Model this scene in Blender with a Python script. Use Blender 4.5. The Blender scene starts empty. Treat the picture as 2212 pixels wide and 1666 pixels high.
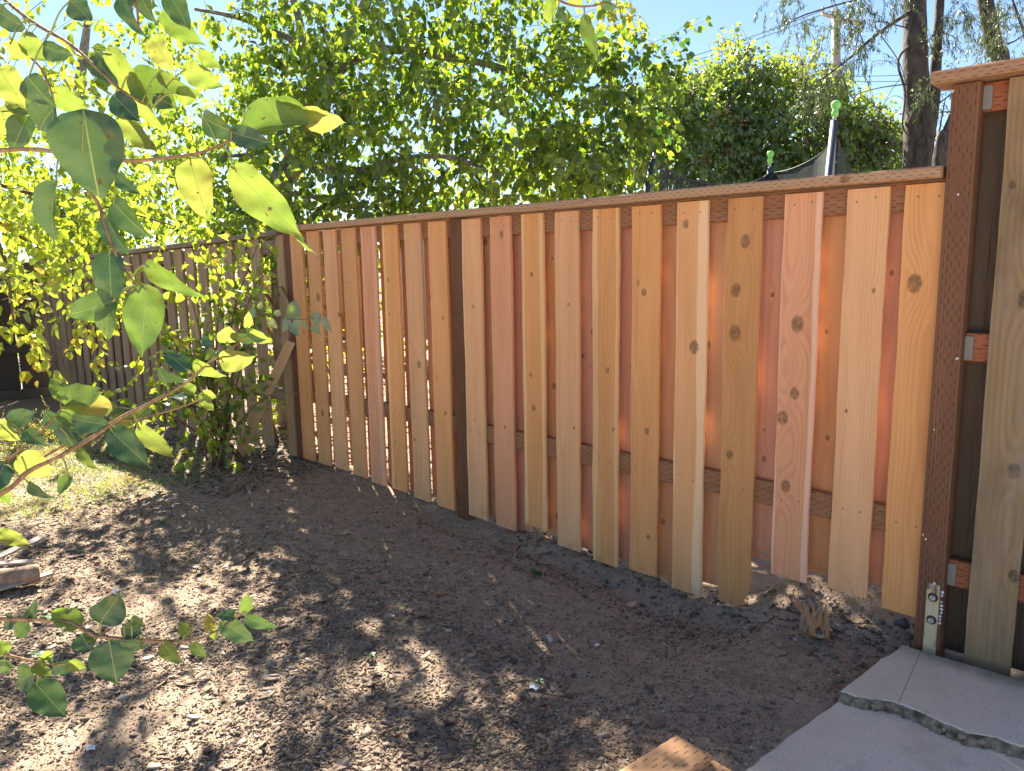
import bpy, math, random
import numpy as np
from mathutils import Vector, Matrix
random.seed(7); rng = np.random.default_rng(11)
R = math.radians
SC = bpy.context.scene
COL = SC.collection

# ------------------------------------------------------------------ camera
FPX, PIT, ROL, YAW = 1648.5, R(8.8588), R(-0.978), R(47.238)
CAM = np.array([0.0, -2.8426, 1.3553])
fw = np.array([-math.cos(YAW)*math.cos(PIT), math.sin(YAW)*math.cos(PIT), -math.sin(PIT)])
rt = np.array([math.sin(YAW), math.cos(YAW), 0.0]); up = np.cross(rt, fw)
cr, sr = math.cos(ROL), math.sin(ROL)
rt2 = cr*rt + sr*up; up2 = -sr*rt + cr*up
cd = bpy.data.cameras.new('camera'); cam = bpy.data.objects.new('camera', cd); COL.objects.link(cam)
cd.sensor_width = 36; cd.lens = FPX/2212*36; cd.clip_start = 0.02; cd.clip_end = 2000
cam.matrix_world = Matrix([[rt2[i], up2[i], -fw[i], CAM[i]] for i in range(3)] + [[0, 0, 0, 1]])
SC.camera = cam

# ------------------------------------------------------------------ light
SUN_EL, SUN_AZ = R(40), R(152)      # azimuth measured from +X towards +Y
sd = np.array([math.cos(SUN_AZ)*math.cos(SUN_EL), math.sin(SUN_AZ)*math.cos(SUN_EL), math.sin(SUN_EL)])
w = bpy.data.worlds.new('World'); SC.world = w; w.use_nodes = True
nt = w.node_tree; bgn = nt.nodes['Background']
sky = nt.nodes.new('ShaderNodeTexSky'); sky.sky_type = 'NISHITA'; sky.sun_disc = False
sky.sun_elevation = SUN_EL; sky.sun_rotation = math.pi/2 - SUN_AZ
sky.air_density = 0.8; sky.dust_density = 0.1; sky.ozone_density = 2.0
nt.links.new(sky.outputs[0], bgn.inputs[0]); bgn.inputs[1].default_value = 0.049
sl = bpy.data.lights.new('sun', 'SUN'); sl.energy = 5.0; sl.angle = R(0.53); sl.color = (1.0, 0.93, 0.80)
so = bpy.data.objects.new('sun', sl); COL.objects.link(so)
so.rotation_euler = Vector(sd.tolist()).to_track_quat('Z', 'Y').to_euler()
SC.view_settings.view_transform = 'Standard'; SC.view_settings.look = 'None'
SC.view_settings.exposure = 2.15; SC.view_settings.gamma = 1.0
SC.render.engine = 'CYCLES'
SC.cycles.max_bounces = 8; SC.cycles.diffuse_bounces = 4; SC.cycles.transmission_bounces = 6; SC.cycles.transparent_max_bounces = 8

# ------------------------------------------------------------------ survey: sight lines of the photograph -> real positions
def ray(x, y):
    return fw + (x-1106)/FPX*rt2 - (y-833)/FPX*up2
def onY(x, y, Y=0.0):
    d = ray(x, y); return CAM + d*((Y-CAM[1])/d[1])
def onZ(x, y, Z=0.0):
    d = ray(x, y); return CAM + d*((Z-CAM[2])/d[2])
def onX(x, y, X=0.0):
    d = ray(x, y); return CAM + d*((X-CAM[0])/d[0])
def dep(x, y, d):
    return CAM + ray(x, y)*d
def project(P):
    d = np.asarray(P) - CAM; z = d@fw
    return 1106+FPX*(d@rt2)/z, 833-FPX*(d@up2)/z, z

# ------------------------------------------------------------------ scene helpers
def tag(o, label=None, cat=None, group=None, kind=None):
    if label: o['label'] = label
    if cat: o['category'] = cat
    if group: o['group'] = group
    if kind: o['kind'] = kind
    return o
def empty(name, loc=(0, 0, 0), label=None, cat=None, group=None):
    o = bpy.data.objects.new(name, None); COL.objects.link(o); o.location = [float(v) for v in loc]; o.empty_display_size = .1
    return tag(o, label, cat, group)
def meshobj(name, verts, faces, mat, parent=None, loc=(0, 0, 0), smooth=False, kind=None):
    me = bpy.data.meshes.new(name)
    me.from_pydata([tuple(map(float, v)) for v in verts], [], [tuple(int(i) for i in f) for f in faces])
    if mat: me.materials.append(mat)
    if smooth: me.polygons.foreach_set('use_smooth', [True]*len(me.polygons))
    me.update()
    o = bpy.data.objects.new(name, me); COL.objects.link(o)
    loc = np.array(loc, float)
    if parent is not None:
        o.parent = parent
        q = parent; base = np.zeros(3)
        while q is not None: base += np.array(q.location); q = q.parent
        loc = loc - base
    o.location = loc.tolist()
    if kind: o['kind'] = kind
    return o
def fastmesh(name, V, F, mat, parent=None, tint=None, kind='stuff', smooth=False):
    """V (n,3), F (m,k) arrays in world space; tint per vertex"""
    me = bpy.data.meshes.new(name); V = np.asarray(V, np.float32); F = np.asarray(F, np.int32); k = F.shape[1]
    me.vertices.add(len(V)); me.vertices.foreach_set('co', V.ravel())
    me.loops.add(F.size); me.loops.foreach_set('vertex_index', F.ravel())
    me.polygons.add(len(F)); me.polygons.foreach_set('loop_start', np.arange(0, F.size, k, dtype=np.int32))
    me.polygons.foreach_set('loop_total', np.full(len(F), k, np.int32))
    if smooth: me.polygons.foreach_set('use_smooth', np.ones(len(F), bool))
    if tint is not None:
        a = me.attributes.new('tint', 'FLOAT', 'POINT'); a.data.foreach_set('value', np.asarray(tint, np.float32))
    me.materials.append(mat); me.update(calc_edges=True)
    o = bpy.data.objects.new(name, me); COL.objects.link(o)
    if parent is not None:
        o.parent = parent
        q = parent; base = np.zeros(3)
        while q is not None: base += np.array(q.location); q = q.parent
        o.location = (-base).tolist()
    if kind: o['kind'] = kind
    return o
BF = [(0, 3, 2, 1), (4, 5, 6, 7), (0, 1, 5, 4), (1, 2, 6, 5), (2, 3, 7, 6), (3, 0, 4, 7)]
def boxvf(a, b):
    (x0, y0, z0), (x1, y1, z1) = a, b
    return [(x0, y0, z0), (x1, y0, z0), (x1, y1, z0), (x0, y1, z0), (x0, y0, z1), (x1, y0, z1), (x1, y1, z1), (x0, y1, z1)], BF
def box(name, a, b, mat, parent=None, bevel=0.0, props=None, axis=None):
    """box from corner a to corner b; its own origin at the low centre"""
    a = np.minimum(a, b).astype(float); bb = np.maximum(np.array(a), np.array(b)).astype(float)
    c = (a+bb)/2; c[2] = a[2]
    v, f = boxvf(a-c, bb-c)
    o = meshobj(name, v, f, mat, parent, c)
    if bevel:
        import bmesh
        bm = bmesh.new(); bm.from_mesh(o.data)
        bmesh.ops.bevel(bm, geom=bm.edges[:], offset=bevel, segments=2, affect='EDGES', profile=.6)
        bm.to_mesh(o.data); bm.free()
    if props:
        for k, val in props.items(): o[k] = val
    return o
def tube_vf(pts, rad, n=8, jit=0.0, cap=True):
    pts = np.array(pts, float); rad = np.array(rad, float)
    V = []; F = []
    t = np.gradient(pts, axis=0); t /= np.linalg.norm(t, axis=1)[:, None]+1e-9
    ref = np.array([0.31, 0.17, 0.93]) if abs(t[0, 2]) < .9 else np.array([1., .1, 0])
    u = np.cross(t[0], ref); u /= np.linalg.norm(u)
    for i, p in enumerate(pts):
        u = u - t[i]*(u@t[i]); u /= np.linalg.norm(u)+1e-9; v = np.cross(t[i], u)
        for k in range(n):
            a = 2*math.pi*k/n; rr = rad[i]*(1+jit*(random.random()-.5))
            V.append(p+rr*(math.cos(a)*u+math.sin(a)*v))
    for i in range(len(pts)-1):
        for k in range(n):
            F.append((i*n+k, i*n+(k+1) % n, (i+1)*n+(k+1) % n, (i+1)*n+k))
    if cap:
        F.append(tuple(range(n-1, -1, -1))); F.append(tuple(range((len(pts)-1)*n, len(pts)*n)))
    return V, F
def tube(name, pts, rad, mat, parent=None, n=8, jit=0.0, kind=None, smooth=True):
    pts = np.array(pts, float)
    if np.isscalar(rad): rad = [rad]*len(pts)
    c = pts[0].copy()
    V, F = tube_vf(pts-c, rad, n, jit)
    return meshobj(name, V, F, mat, parent, c, smooth, kind)
def smoothline(pts, n=6):
    """Catmull-Rom through pts"""
    P = [np.array(p, float) for p in pts]
    if len(P) < 3: return np.array([P[0]+(P[-1]-P[0])*t for t in np.linspace(0, 1, n+1)])
    P = [2*P[0]-P[1]] + P + [2*P[-1]-P[-2]]; out = []
    for i in range(1, len(P)-2):
        for k in range(n):
            t = k/n
            out.append(.5*((2*P[i]) + (-P[i-1]+P[i+1])*t + (2*P[i-1]-5*P[i]+4*P[i+1]-P[i+2])*t*t + (-P[i-1]+3*P[i]-3*P[i+1]+P[i+2])*t**3))
    out.append(P[-2]); return np.array(out)

# ------------------------------------------------------------------ node maths
class Nd:
    def __init__(s, T, sock): s.T = T; s.s = sock
    def _m(s, op, *o):
        n = s.T.nodes.new('ShaderNodeMath'); n.operation = op
        for i, a in enumerate((s,)+o):
            if isinstance(a, Nd): s.T.links.new(a.s, n.inputs[i])
            else: n.inputs[i].default_value = a
        return Nd(s.T, n.outputs[0])
    def __add__(s, o): return s._m('ADD', o)
    __radd__ = __add__
    def __sub__(s, o): return s._m('SUBTRACT', o)
    def __rsub__(s, o): return (s*-1.0)+o
    def __mul__(s, o): return s._m('MULTIPLY', o)
    __rmul__ = __mul__
    def __truediv__(s, o): return s._m('DIVIDE', o)
    def f(s, op, *o): return s._m(op, *o)
class Mat:
    def __init__(self, name):
        self.m = bpy.data.materials.new(name); self.m.use_nodes = True; self.T = self.m.node_tree
        self.b = self.T.nodes['Principled BSDF']; self.out = self.T.nodes['Material Output']
    def coord(self, kind='Object'):
        n = self.T.nodes.new('ShaderNodeTexCoord'); s = self.T.nodes.new('ShaderNodeSeparateXYZ')
        self.T.links.new(n.outputs[kind], s.inputs[0]); self.vec = n.outputs[kind]
        return [Nd(self.T, s.outputs[i]) for i in range(3)]
    def pos(self):
        n = self.T.nodes.new('ShaderNodeNewGeometry'); s = self.T.nodes.new('ShaderNodeSeparateXYZ')
        self.T.links.new(n.outputs['Position'], s.inputs[0]); return [Nd(self.T, s.outputs[i]) for i in range(3)]
    def attr(self, name, typ='OBJECT', vec=False):
        n = self.T.nodes.new('ShaderNodeAttribute'); n.attribute_type = typ; n.attribute_name = name
        if vec:
            s = self.T.nodes.new('ShaderNodeSeparateXYZ'); self.T.links.new(n.outputs['Vector'], s.inputs[0])
            return [Nd(self.T, s.outputs[i]) for i in range(3)]
        return Nd(self.T, n.outputs['Fac'])
    def rnd(self):
        n = self.T.nodes.new('ShaderNodeObjectInfo'); return Nd(self.T, n.outputs['Random'])
    def comb(self, x, y, z):
        n = self.T.nodes.new('ShaderNodeCombineXYZ')
        for i, a in enumerate((x, y, z)):
            if isinstance(a, Nd): self.T.links.new(a.s, n.inputs[i])
            else: n.inputs[i].default_value = a
        return n.outputs[0]
    def noise(self, vec, scale=1, detail=3, rough=.5, out='Fac'):
        n = self.T.nodes.new('ShaderNodeTexNoise'); self.T.links.new(vec, n.inputs['Vector'])
        n.inputs['Scale'].default_value = scale; n.inputs['Detail'].default_value = detail; n.inputs['Roughness'].default_value = rough
        return Nd(self.T, n.outputs[0 if out == 'Fac' else 1])
    def voro(self, vec, scale=1, out='Distance', feature='F1'):
        n = self.T.nodes.new('ShaderNodeTexVoronoi'); n.feature = feature; self.T.links.new(vec, n.inputs['Vector']); n.inputs['Scale'].default_value = scale
        return Nd(self.T, n.outputs[out])
    def map(self, v, a, b, c=0., d=1., smooth=True):
        n = self.T.nodes.new('ShaderNodeMapRange'); n.interpolation_type = 'SMOOTHSTEP' if smooth else 'LINEAR'
        self.T.links.new(v.s, n.inputs[0])
        for i, a_ in enumerate((a, b, c, d)):
            if isinstance(a_, Nd): self.T.links.new(a_.s, n.inputs[i+1])
            else: n.inputs[i+1].default_value = a_
        return Nd(self.T, n.outputs[0])
    def mix(self, fac, a, b, mode='MIX'):
        n = self.T.nodes.new('ShaderNodeMix'); n.data_type = 'RGBA'; n.blend_type = mode
        for sock, v in ((n.inputs[0], fac), (n.inputs[6], a), (n.inputs[7], b)):
            if isinstance(v, Nd): self.T.links.new(v.s, sock)
            elif hasattr(v, 'is_output'): self.T.links.new(v, sock)
            else: sock.default_value = v if not isinstance(v, tuple) else (*v[:3], 1)
        return n.outputs[2]
    def ramp(self, fac, stops):
        n = self.T.nodes.new('ShaderNodeValToRGB'); e = n.color_ramp.elements
        while len(e) < len(stops): e.new(.5)
        for i, (p, c) in enumerate(stops): e[i].position = p; e[i].color = (*c, 1)
        self.T.links.new(fac.s, n.inputs[0]); return n.outputs[0]
    def col(self, s): self.T.links.new(s, self.b.inputs['Base Color']) if hasattr(s, 'is_output') else setattr(self.b.inputs['Base Color'], 'default_value', (*s, 1)); return self
    def rough(self, v):
        if isinstance(v, Nd): self.T.links.new(v.s, self.b.inputs['Roughness'])
        else: self.b.inputs['Roughness'].default_value = v
        return self
    def bump(self, h, strength=.5, dist=.002):
        n = self.T.nodes.new('ShaderNodeBump'); n.inputs['Strength'].default_value = strength; n.inputs['Distance'].default_value = dist
        self.T.links.new(h.s, n.inputs['Height']); self.T.links.new(n.outputs[0], self.b.inputs['Normal']); return self

# ------------------------------------------------------------------ materials
def wood_mat(name, dark, light, sap, ax=2, fresh=True, incise=False, weather=0.0, ringf=95.0, marks=(0.011, 0.045)):
    """rings of a log cut lengthways along local axis ax; knots and tones come from the object's own properties"""
    M = Mat(name); c = M.coord()
    al = c[ax]; o1, o2 = [c[i] for i in range(3) if i != ax]
    if ax == 1: acr, th = c[0], c[2]
    elif ax == 0: acr, th = c[2], c[1]
    else: acr, th = c[0], c[1]
    rn = M.rnd(); seed = rn*57.3
    wob = M.noise(M.comb(al*1.1, seed, 0.0), 1.0, 2)-.5
    wob2 = M.noise(M.comb(acr*14., al*1.6, seed), 1.0, 4, .6)-.5
    infl = None; km = None
    for k in range(4):
        kx, kz, kr = M.attr('knot%d' % k, vec=True)
        dx = acr-kx; dz = al-kz
        r = kr+.0001
        d = ((dx*dx)+(dz*dz)*.16).f('SQRT')/r
        e = (d*d*-.30).f('EXPONENT')*kr
        d2 = ((dx*dx)+(dz*dz)*.55).f('SQRT')/r
        m = M.map(d2+wob2*.5, .75, 1.15, 1., 0.)*M.map(kr, .001, .003)
        infl = e if infl is None else infl+e
        km = m if km is None else km.f('MAXIMUM', m)
    x0 = (rn*7.13).f('FRACT')*.16-.08
    y0 = (rn*13.7).f('FRACT')*.05+.012
    yy = y0+wob*.085+th
    rr = (((acr-x0)*(acr-x0))+(yy*yy)).f('SQRT')+infl*1.6+wob2*.010
    ring = (rr*ringf*2*math.pi/1.0).f('SINE')*.5+.5
    ring = ring.f('POWER', 1.5)*M.map(M.noise(M.comb(acr*20., al*.9, seed+3.), 1., 2), .3, .7, .25, 1.)
    fib = M.noise(M.comb(acr*260., al*5., th*120.), 1.0, 3, .6)
    big = M.noise(M.comb(acr*16., al*1.3, seed), 1.0, 2)
    tone = M.attr('tone', vec=True)     # per board colour multipliers
    tn = M.T.nodes.new('ShaderNodeAttribute'); tn.attribute_type = 'OBJECT'; tn.attribute_name = 'tone'
    fac = M.map((1-ring)*.30+big*.75+fib*.28-.22, 0.05, .95, 0., 1., False)
    colr = M.mix(fac, dark, light)
    sapa = M.attr('sap', vec=True)     # x: side threshold right, y: threshold left, z: amount
    s1 = M.map(acr+wob2*.035+wob*.012, sapa[0], sapa[0]+.008, 0., 1.)
    s2 = M.map(acr+wob2*.035-wob*.012, sapa[1]-.008, sapa[1], 1., 0.)
    colr = M.mix(s1.f('MAXIMUM', s2)*sapa[2]*.95, colr, sap)
    colr = M.mix(1.0, colr, tn.outputs['Color'], 'MULTIPLY')
    # knots
    kn = M.noise(M.comb(acr*90., al*60., seed), 1., 3)
    colr = M.mix(km*M.map(kn, .3, .7, .45, .9), colr, (.20, .10, .05) if fresh else (.06, .045, .03))
    # small pin knots
    vp = M.voro(M.comb(acr*9+seed, al*3.2, th*0.), 1.0)
    vc = M.map(vp, .03, .07, 1., 0.)
    if fresh: colr = M.mix(vc*.5, colr, (.2, .09, .04))
    if weather:
        g = M.noise(M.comb(acr*40, al*2.2, seed), 1., 4, .65)
        colr = M.mix(M.map(g, .42, .75)*weather, colr, (.38, .35, .31))
        g2 = M.noise(M.comb(acr*5, al*1.7, seed), 1., 4, .6)
        colr = M.mix(M.map(g2, .45, .75)*.55, colr, (.09, .065, .045))
    if fresh and ax == 2:
        dn2 = M.noise(M.comb(acr*22., al*12., seed), 1., 4, .6)
        colr = M.mix(M.map(al+dn2*.16, .20, .08, 0., 1.)*M.map(dn2, .45, .7)*.45, colr, (.22, .15, .10))
        st = M.noise(M.comb(acr*10., al*.8, seed+9.), 1., 4, .6)
        colr = M.mix(M.map(st, .55, .75)*.28, colr, (.38, .21, .10))
    h = fib*.6+ring*.4
    if incise:
        rw = acr/marks[0] if True else acr
        rowi = rw.f('FLOOR'); fr = rw.f('FRACT')-.5
        rw2 = th/marks[0]; fr2 = rw2.f('FRACT')-.5; rowj = rw2.f('FLOOR')
        g = M.T.nodes.new('ShaderNodeTexCoord'); sp = M.T.nodes.new('ShaderNodeSeparateXYZ'); M.T.links.new(g.outputs['Normal'], sp.inputs[0])
        nth = Nd(M.T, sp.outputs[{0: 1, 1: 2, 2: 1}[ax]]).f('ABSOLUTE').f('GREATER_THAN', .5)   # facing along th: rows run across acr
        frs = (fr*nth)+(fr2*(1-nth)); ri = (rowi*nth)+(rowj*(1-nth))
        u = (al/marks[1]+ri*.5).f('FRACT')
        nz = M.noise(M.comb(acr*30, al*30, seed), 1., 2)
        dash = (frs.f('ABSOLUTE').f('LESS_THAN', .10))*(u.f('LESS_THAN', .46))*M.map(nz, .35, .5)
        colr = M.mix(dash*.8, colr, (.035, .018, .010))
        h = h-dash*1.5
    M.col(colr).rough(.72).bump(h, .45, .0015)
    M.b.inputs['Specular IOR Level'].default_value = .25
    return M.m
W_CEDAR = wood_mat('fresh_cedar', (.61, .315, .14), (.86, .525, .27), (.86, .63, .39), 2, ringf=85)
W_BACK = wood_mat('fresh_cedar_back', (.52, .28, .15), (.74, .46, .27), (.78, .54, .32), 2, ringf=75)
W_RAIL = wood_mat('brown_treated_rail', (.26, .115, .055), (.40, .20, .105), (.3, .15, .07), 0, incise=True, marks=(.012, .05))
W_CAP = wood_mat('brown_treated_cap', (.40, .23, .125), (.56, .35, .21), (.4, .2, .1), 0, incise=True, marks=(.0105, .034))
W_POST = wood_mat('brown_treated_post', (.11, .052, .030), (.29, .135, .072), (.3, .15, .07), 2, incise=True, marks=(.0115, .040))
W_REDPOST = wood_mat('red_brown_post', (.13, .05, .035), (.22, .095, .06), (.3, .15, .07), 2, fresh=False)
W_OLD = wood_mat('weathered_grey_cedar', (.23, .16, .09), (.44, .33, .20), (.3, .25, .18), 2, fresh=False, weather=.5)
W_OLDX = wood_mat('weathered_grey_rail', (.17, .125, .08), (.36, .29, .20), (.3, .25, .18), 0, fresh=False, weather=.5)
W_TALL = wood_mat('weathered_brown_cedar', (.24, .145, .07), (.43, .30, .17), (.3, .25, .18), 2, fresh=False, weather=.28, ringf=60)
W_LUMBER = wood_mat('orange_treated_lumber', (.50, .25, .12), (.60, .34, .18), (.5, .3, .15), 1, incise=True, marks=(.016, .042))
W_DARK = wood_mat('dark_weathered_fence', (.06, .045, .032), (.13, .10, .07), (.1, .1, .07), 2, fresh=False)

def leaf_mat(name, stops, trans=.5, under=(.30, .36, .26), veins=False, rough=.36, tcol=1.0):
    M = Mat(name)
    t = M.attr('tint') + M.attr('tint', 'GEOMETRY')
    if veins: c = M.coord()
    n = M.noise(M.comb(*M.pos()), 30., 3)
    if veins: n = M.noise(M.comb(*M.pos()), 16., 4, .6)*1.0; t = t+(n-.5)*.55
    col = M.ramp(t+(n-.5)*.12, stops)
    geo = M.T.nodes.new('ShaderNodeNewGeometry'); back = Nd(M.T, geo.outputs['Backfacing'])
    if veins:
        ax = c[0].f('ABSOLUTE')
        mid = M.map(ax, .006, .018, 1., 0.)
        sv = ((c[1]-ax*.75)*9.0).f('FRACT')-.5
        side = M.map(sv.f('ABSOLUTE'), .0, .05, 1., 0.)
        col = M.mix(mid*.8+side*.38, col, (.40, .44, .18))
        sp = M.noise(M.comb(c[0]*9, c[1]*9, M.rnd()*40), 1., 2)
        col = M.mix(M.map(sp, .69, .715)*.85, col, (.10, .035, .015))
        spm = M.map(sp, .69, .715)
        edge = M.noise(M.comb(c[0]*2.3, c[1]*2.3, M.rnd()*90), 1., 3)
        col = M.mix(M.map(edge, .60, .72)*.55, col, (.30, .24, .045))
    cb = M.mix(back*.55, col, under)
    M.col(cb); M.rough(rough); M.b.inputs['Specular IOR Level'].default_value = .45
    tr = M.T.nodes.new('ShaderNodeBsdfTranslucent')
    tc = M.ramp(t+(n-.5)*.15, [(0., (.05, .13, .02)), (.5, (.17, .27, .025)), (.8, (.28, .32, .05)), (1., (.42, .30, .07))] if veins else [(0., (.06*tcol, .16*tcol, .015)), (.5, (.42*tcol, .56*tcol, .03)), (.8, (.60*tcol, .66*tcol, .055)), (1., (.72, .50, .06))])
    if veins: tc = M.mix(spm*.9, M.mix(mid*.6+side*.42, tc, (.10, .17, .02)), (.08, .03, .01))
    M.T.links.new(tc, tr.inputs[0])
    mx = M.T.nodes.new('ShaderNodeMixShader'); mx.inputs[0].default_value = trans
    if veins: M.T.links.new(M.map(t, .25, .80, .12, .62).s, mx.inputs[0])  # darker tints transmit less, imitating near leaves that hang in shade
    M.T.links.new(M.b.outputs[0], mx.inputs[1]); M.T.links.new(tr.outputs[0], mx.inputs[2]); M.T.links.new(mx.outputs[0], M.out.inputs[0])
    if veins: M.bump(mid*-1.+side*-.5+n*.4, .5, .002)
    return M.m
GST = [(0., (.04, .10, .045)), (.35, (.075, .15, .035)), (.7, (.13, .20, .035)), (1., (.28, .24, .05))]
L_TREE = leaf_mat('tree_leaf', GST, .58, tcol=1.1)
L_NEAR = leaf_mat('near_leaf', [(0., (.045, .10, .06)), (.35, (.08, .16, .05)), (.7, (.20, .25, .06)), (1., (.40, .32, .10))], .45, veins=True)
L_BRAM = leaf_mat('bramble_leaf', [(0., (.10, .20, .105)), (.5, (.17, .28, .125)), (.85, (.16, .22, .06)), (1., (.45, .36, .05))], .38, (.26, .36, .24), tcol=1.1)
L_CED = leaf_mat('conifer_leaf', [(0., (.03, .075, .05)), (1., (.09, .13, .05))], .22, tcol=.6)
L_GRASS = leaf_mat('grass_blade', [(0., (.06, .13, .03)), (.5, (.20, .26, .07)), (1., (.48, .40, .22))], .4)
L_DRY = leaf_mat('dry_leaf', [(0., (.18, .09, .04)), (1., (.40, .26, .13))], .15, (.3, .2, .12))

def bark_mat(name, a, b, scale=14., st=.7):
    M = Mat(name); c = M.coord()
    n = M.noise(M.comb(c[0]*scale, c[1]*scale, c[2]*scale*.3), 1., 5, .65); v = M.voro(M.comb(c[0]*scale*1.4, c[1]*scale*1.4, c[2]*scale*.5), 1.)
    M.col(M.mix(M.map(n, .3, .7), a, b)).rough(.85).bump(n+v*.6, st, .012); return M.m
B_TREE = bark_mat('grey_bark', (.10, .085, .07), (.33, .30, .26))
B_TWIG = bark_mat('twig_bark', (.10, .06, .035), (.24, .16, .09), 60., .2)
B_NEAR = bark_mat('near_twig_bark', (.16, .085, .045), (.38, .24, .13), 90., .3)
B_CED = bark_mat('conifer_bark', (.035, .028, .024), (.12, .095, .08), 18.)
B_POLE = bark_mat('pole_wood', (.30, .26, .23), (.52, .47, .43), 5., .2)
B_BRAM = bark_mat('bramble_cane', (.14, .08, .05), (.20, .20, .09), 40., .2)

def simple(name, col, rough=.6, metal=0., var=.25, scale=20., bump=.2):
    M = Mat(name); c = M.coord(); n = M.noise(M.comb(*c), scale, 4, .6)
    d = tuple(x*(1-var) for x in col); l = tuple(min(1, x*(1+var)) for x in col)
    M.col(M.mix(n, d, l)).rough(rough).bump(n, bump, .002); M.b.inputs['Metallic'].default_value = metal; return M.m

# soil
M = Mat('soil'); p = M.pos(); P3 = M.comb(*p)
n1 = M.noise(P3, 1.3, 4, .6); n2 = M.noise(P3, 14., 5, .7); n3 = M.noise(P3, 90., 4, .7); v1 = M.voro(P3, 75.); v2 = M.voro(P3, 75., 'Color')
c0 = M.mix(M.map(n2, .3, .7), (.26, .182, .125), (.42, .305, .215))
c0 = M.mix(M.map(n1, .4, .65)*.6, c0, (.37, .27, .19))
c0 = M.mix(M.map(n3, .55, .72)*.7, c0, (.30, .235, .18))
c0 = M.mix(M.map(v2, .80, .84)*M.map(v1, .3, .5, 1., 0.)*.7, c0, (.33, .27, .20))
M.col(c0).rough(.95).bump(n3*.8+n2*.6+v1*-.5, .8, .008); M.b.inputs['Specular IOR Level'].default_value = .15
SOIL = M.m
# litter chips: colour from tint
M = Mat('litter'); t = M.attr('tint', 'GEOMETRY')
M.col(M.ramp(t, [(0., (.09, .064, .045)), (.3, (.20, .142, .10)), (.55, (.34, .25, .18)), (.75, (.46, .35, .25)), (.88, (.44, .26, .15)), (.93, (.38, .33, .27)), (1., (.52, .46, .38))])).rough(.9)
CHIP = M.m
# concrete
M = Mat('concrete'); p = M.pos(); P3 = M.comb(*p)
n1 = M.noise(P3, 2.2, 5, .6); n2 = M.noise(P3, 120., 3, .7); n3 = M.noise(P3, 11., 4, .6)
cc = M.mix(M.map(n1, .3, .7), (.67, .55, .44), (.77, .64, .52)); cc = M.mix(M.map(n2, .58, .75)*.5, cc, (.20, .17, .15)); cc = M.mix(M.map(n3, .56, .72)*.35, cc, (.45, .38, .32))
gy = M.map(p[1]+n3*.12, -.14, .02); cc = M.mix(gy*.8, cc, (.17, .12, .085))
vp = M.voro(P3, 60.); cc = M.mix(M.map(vp, .10, .18, 1., 0.)*.55, cc, (.15, .12, .10))
n4 = M.noise(P3, 5., 5, .7); cc = M.mix(M.map(n4, .55, .68)*.30, cc, (.42, .33, .25))
jl = (p[0]+.655-p[1]*-.10).f('ABSOLUTE'); cc = M.mix(M.map(jl, .0012, .0030, 1., 0.)*(p[2].f('GREATER_THAN', .005))*.5, cc, (.14, .10, .08))
M.col(cc).rough(.85).bump(n2*.5+n3*.5+n4*.6, .55, .004); CONC = M.m
M = Mat('broken_concrete'); P3 = M.comb(*M.pos()); v = M.voro(P3, 45.); n = M.noise(P3, 30., 4)
M.col(M.mix(v*M.map(n, .3, .7, .6, 1.5), (.40, .30, .21), (.10, .07, .05))).rough(.9).bump(v*-1.+n, 1., .01); BROKE = M.m

STEEL = simple('galvanised_steel', (.52, .52, .50), .45, .7, .2, 60)
M = Mat('stained_steel_plate'); c = M.coord(); n = M.noise(M.comb(*c), 30., 4); n2 = M.noise(M.comb(c[0], c[1], c[2]*.6), 14., 3)
M.col(M.mix(M.map(n2, .50, .62), M.mix(n, (.55, .44, .24), (.70, .60, .40)), (.16, .07, .03))).rough(.6).bump(n, .3, .002); PLATE = M.m
HANGER = simple('dull_hanger_steel', (.27, .26, .23), .7, .2, .25, 50)
RUST = simple('rust', (.11, .055, .03), .9, .2, .4, 80)
FOAM = simple('white_foam_residue', (.80, .80, .82), .7, 0, .1, 90)
LIME = simple('lime_green_cap', (.30, .80, .18), .45)
PAD = simple('dark_blue_pad', (.055, .07, .105), .5)
SILVER = simple('pole_metal', (.55, .55, .6), .35, .6)
LATEX = simple('pinkish_cedar_far', (.52, .33, .22), .8, 0, .2, 6)
PALEG = simple('pale_green_siding', (.38, .42, .35), .8, 0, .08, 6)
WHITE = simple('white_paint', (.72, .72, .70), .6, 0, .08, 8)
WIRE = simple('dark_wire', (.06, .06, .065), .6)
CERAM = simple('insulator', (.3, .3, .32), .4)
BERRY = simple('bramble_berry', (.15, .085, .07), .45, 0, .6, 8)
ROOTM = simple('dark_root', (.09, .05, .035), .9, 0, .4, 40)
SPLINT = simple('split_wood', (.42, .21, .10), .85, 0, .45, 30)
GREYW = simple('grey_stick_wood', (.36, .31, .27), .85, 0, .3, 25)
LOGM = bark_mat('log_wood', (.20, .12, .075), (.42, .30, .21), 30., .5)
PAPER = simple('paper', (.78, .79, .78), .8, 0, .05, 30)
STONE = simple('stone', (.24, .20, .17), .85, 0, .3, 25)
PINK = simple('pink_petal', (.55, .09, .16), .6)
# netting: fine black mesh
M = Mat('black_netting'); c = M.coord()
gx = (c[0]*160.).f('FRACT'); gz = (c[2]*160.).f('FRACT')
hole = (gx.f('GREATER_THAN', .42))*(gz.f('GREATER_THAN', .42))
tr = M.T.nodes.new('ShaderNodeBsdfTransparent'); mx = M.T.nodes.new('ShaderNodeMixShader')
M.col((.02, .025, .035)); M.rough(.7)
M.T.links.new(hole.s, mx.inputs[0]); M.T.links.new(M.b.outputs[0], mx.inputs[1]); M.T.links.new(tr.outputs[0], mx.inputs[2]); M.T.links.new(mx.outputs[0], M.out.inputs[0])
NET = M.m

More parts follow.
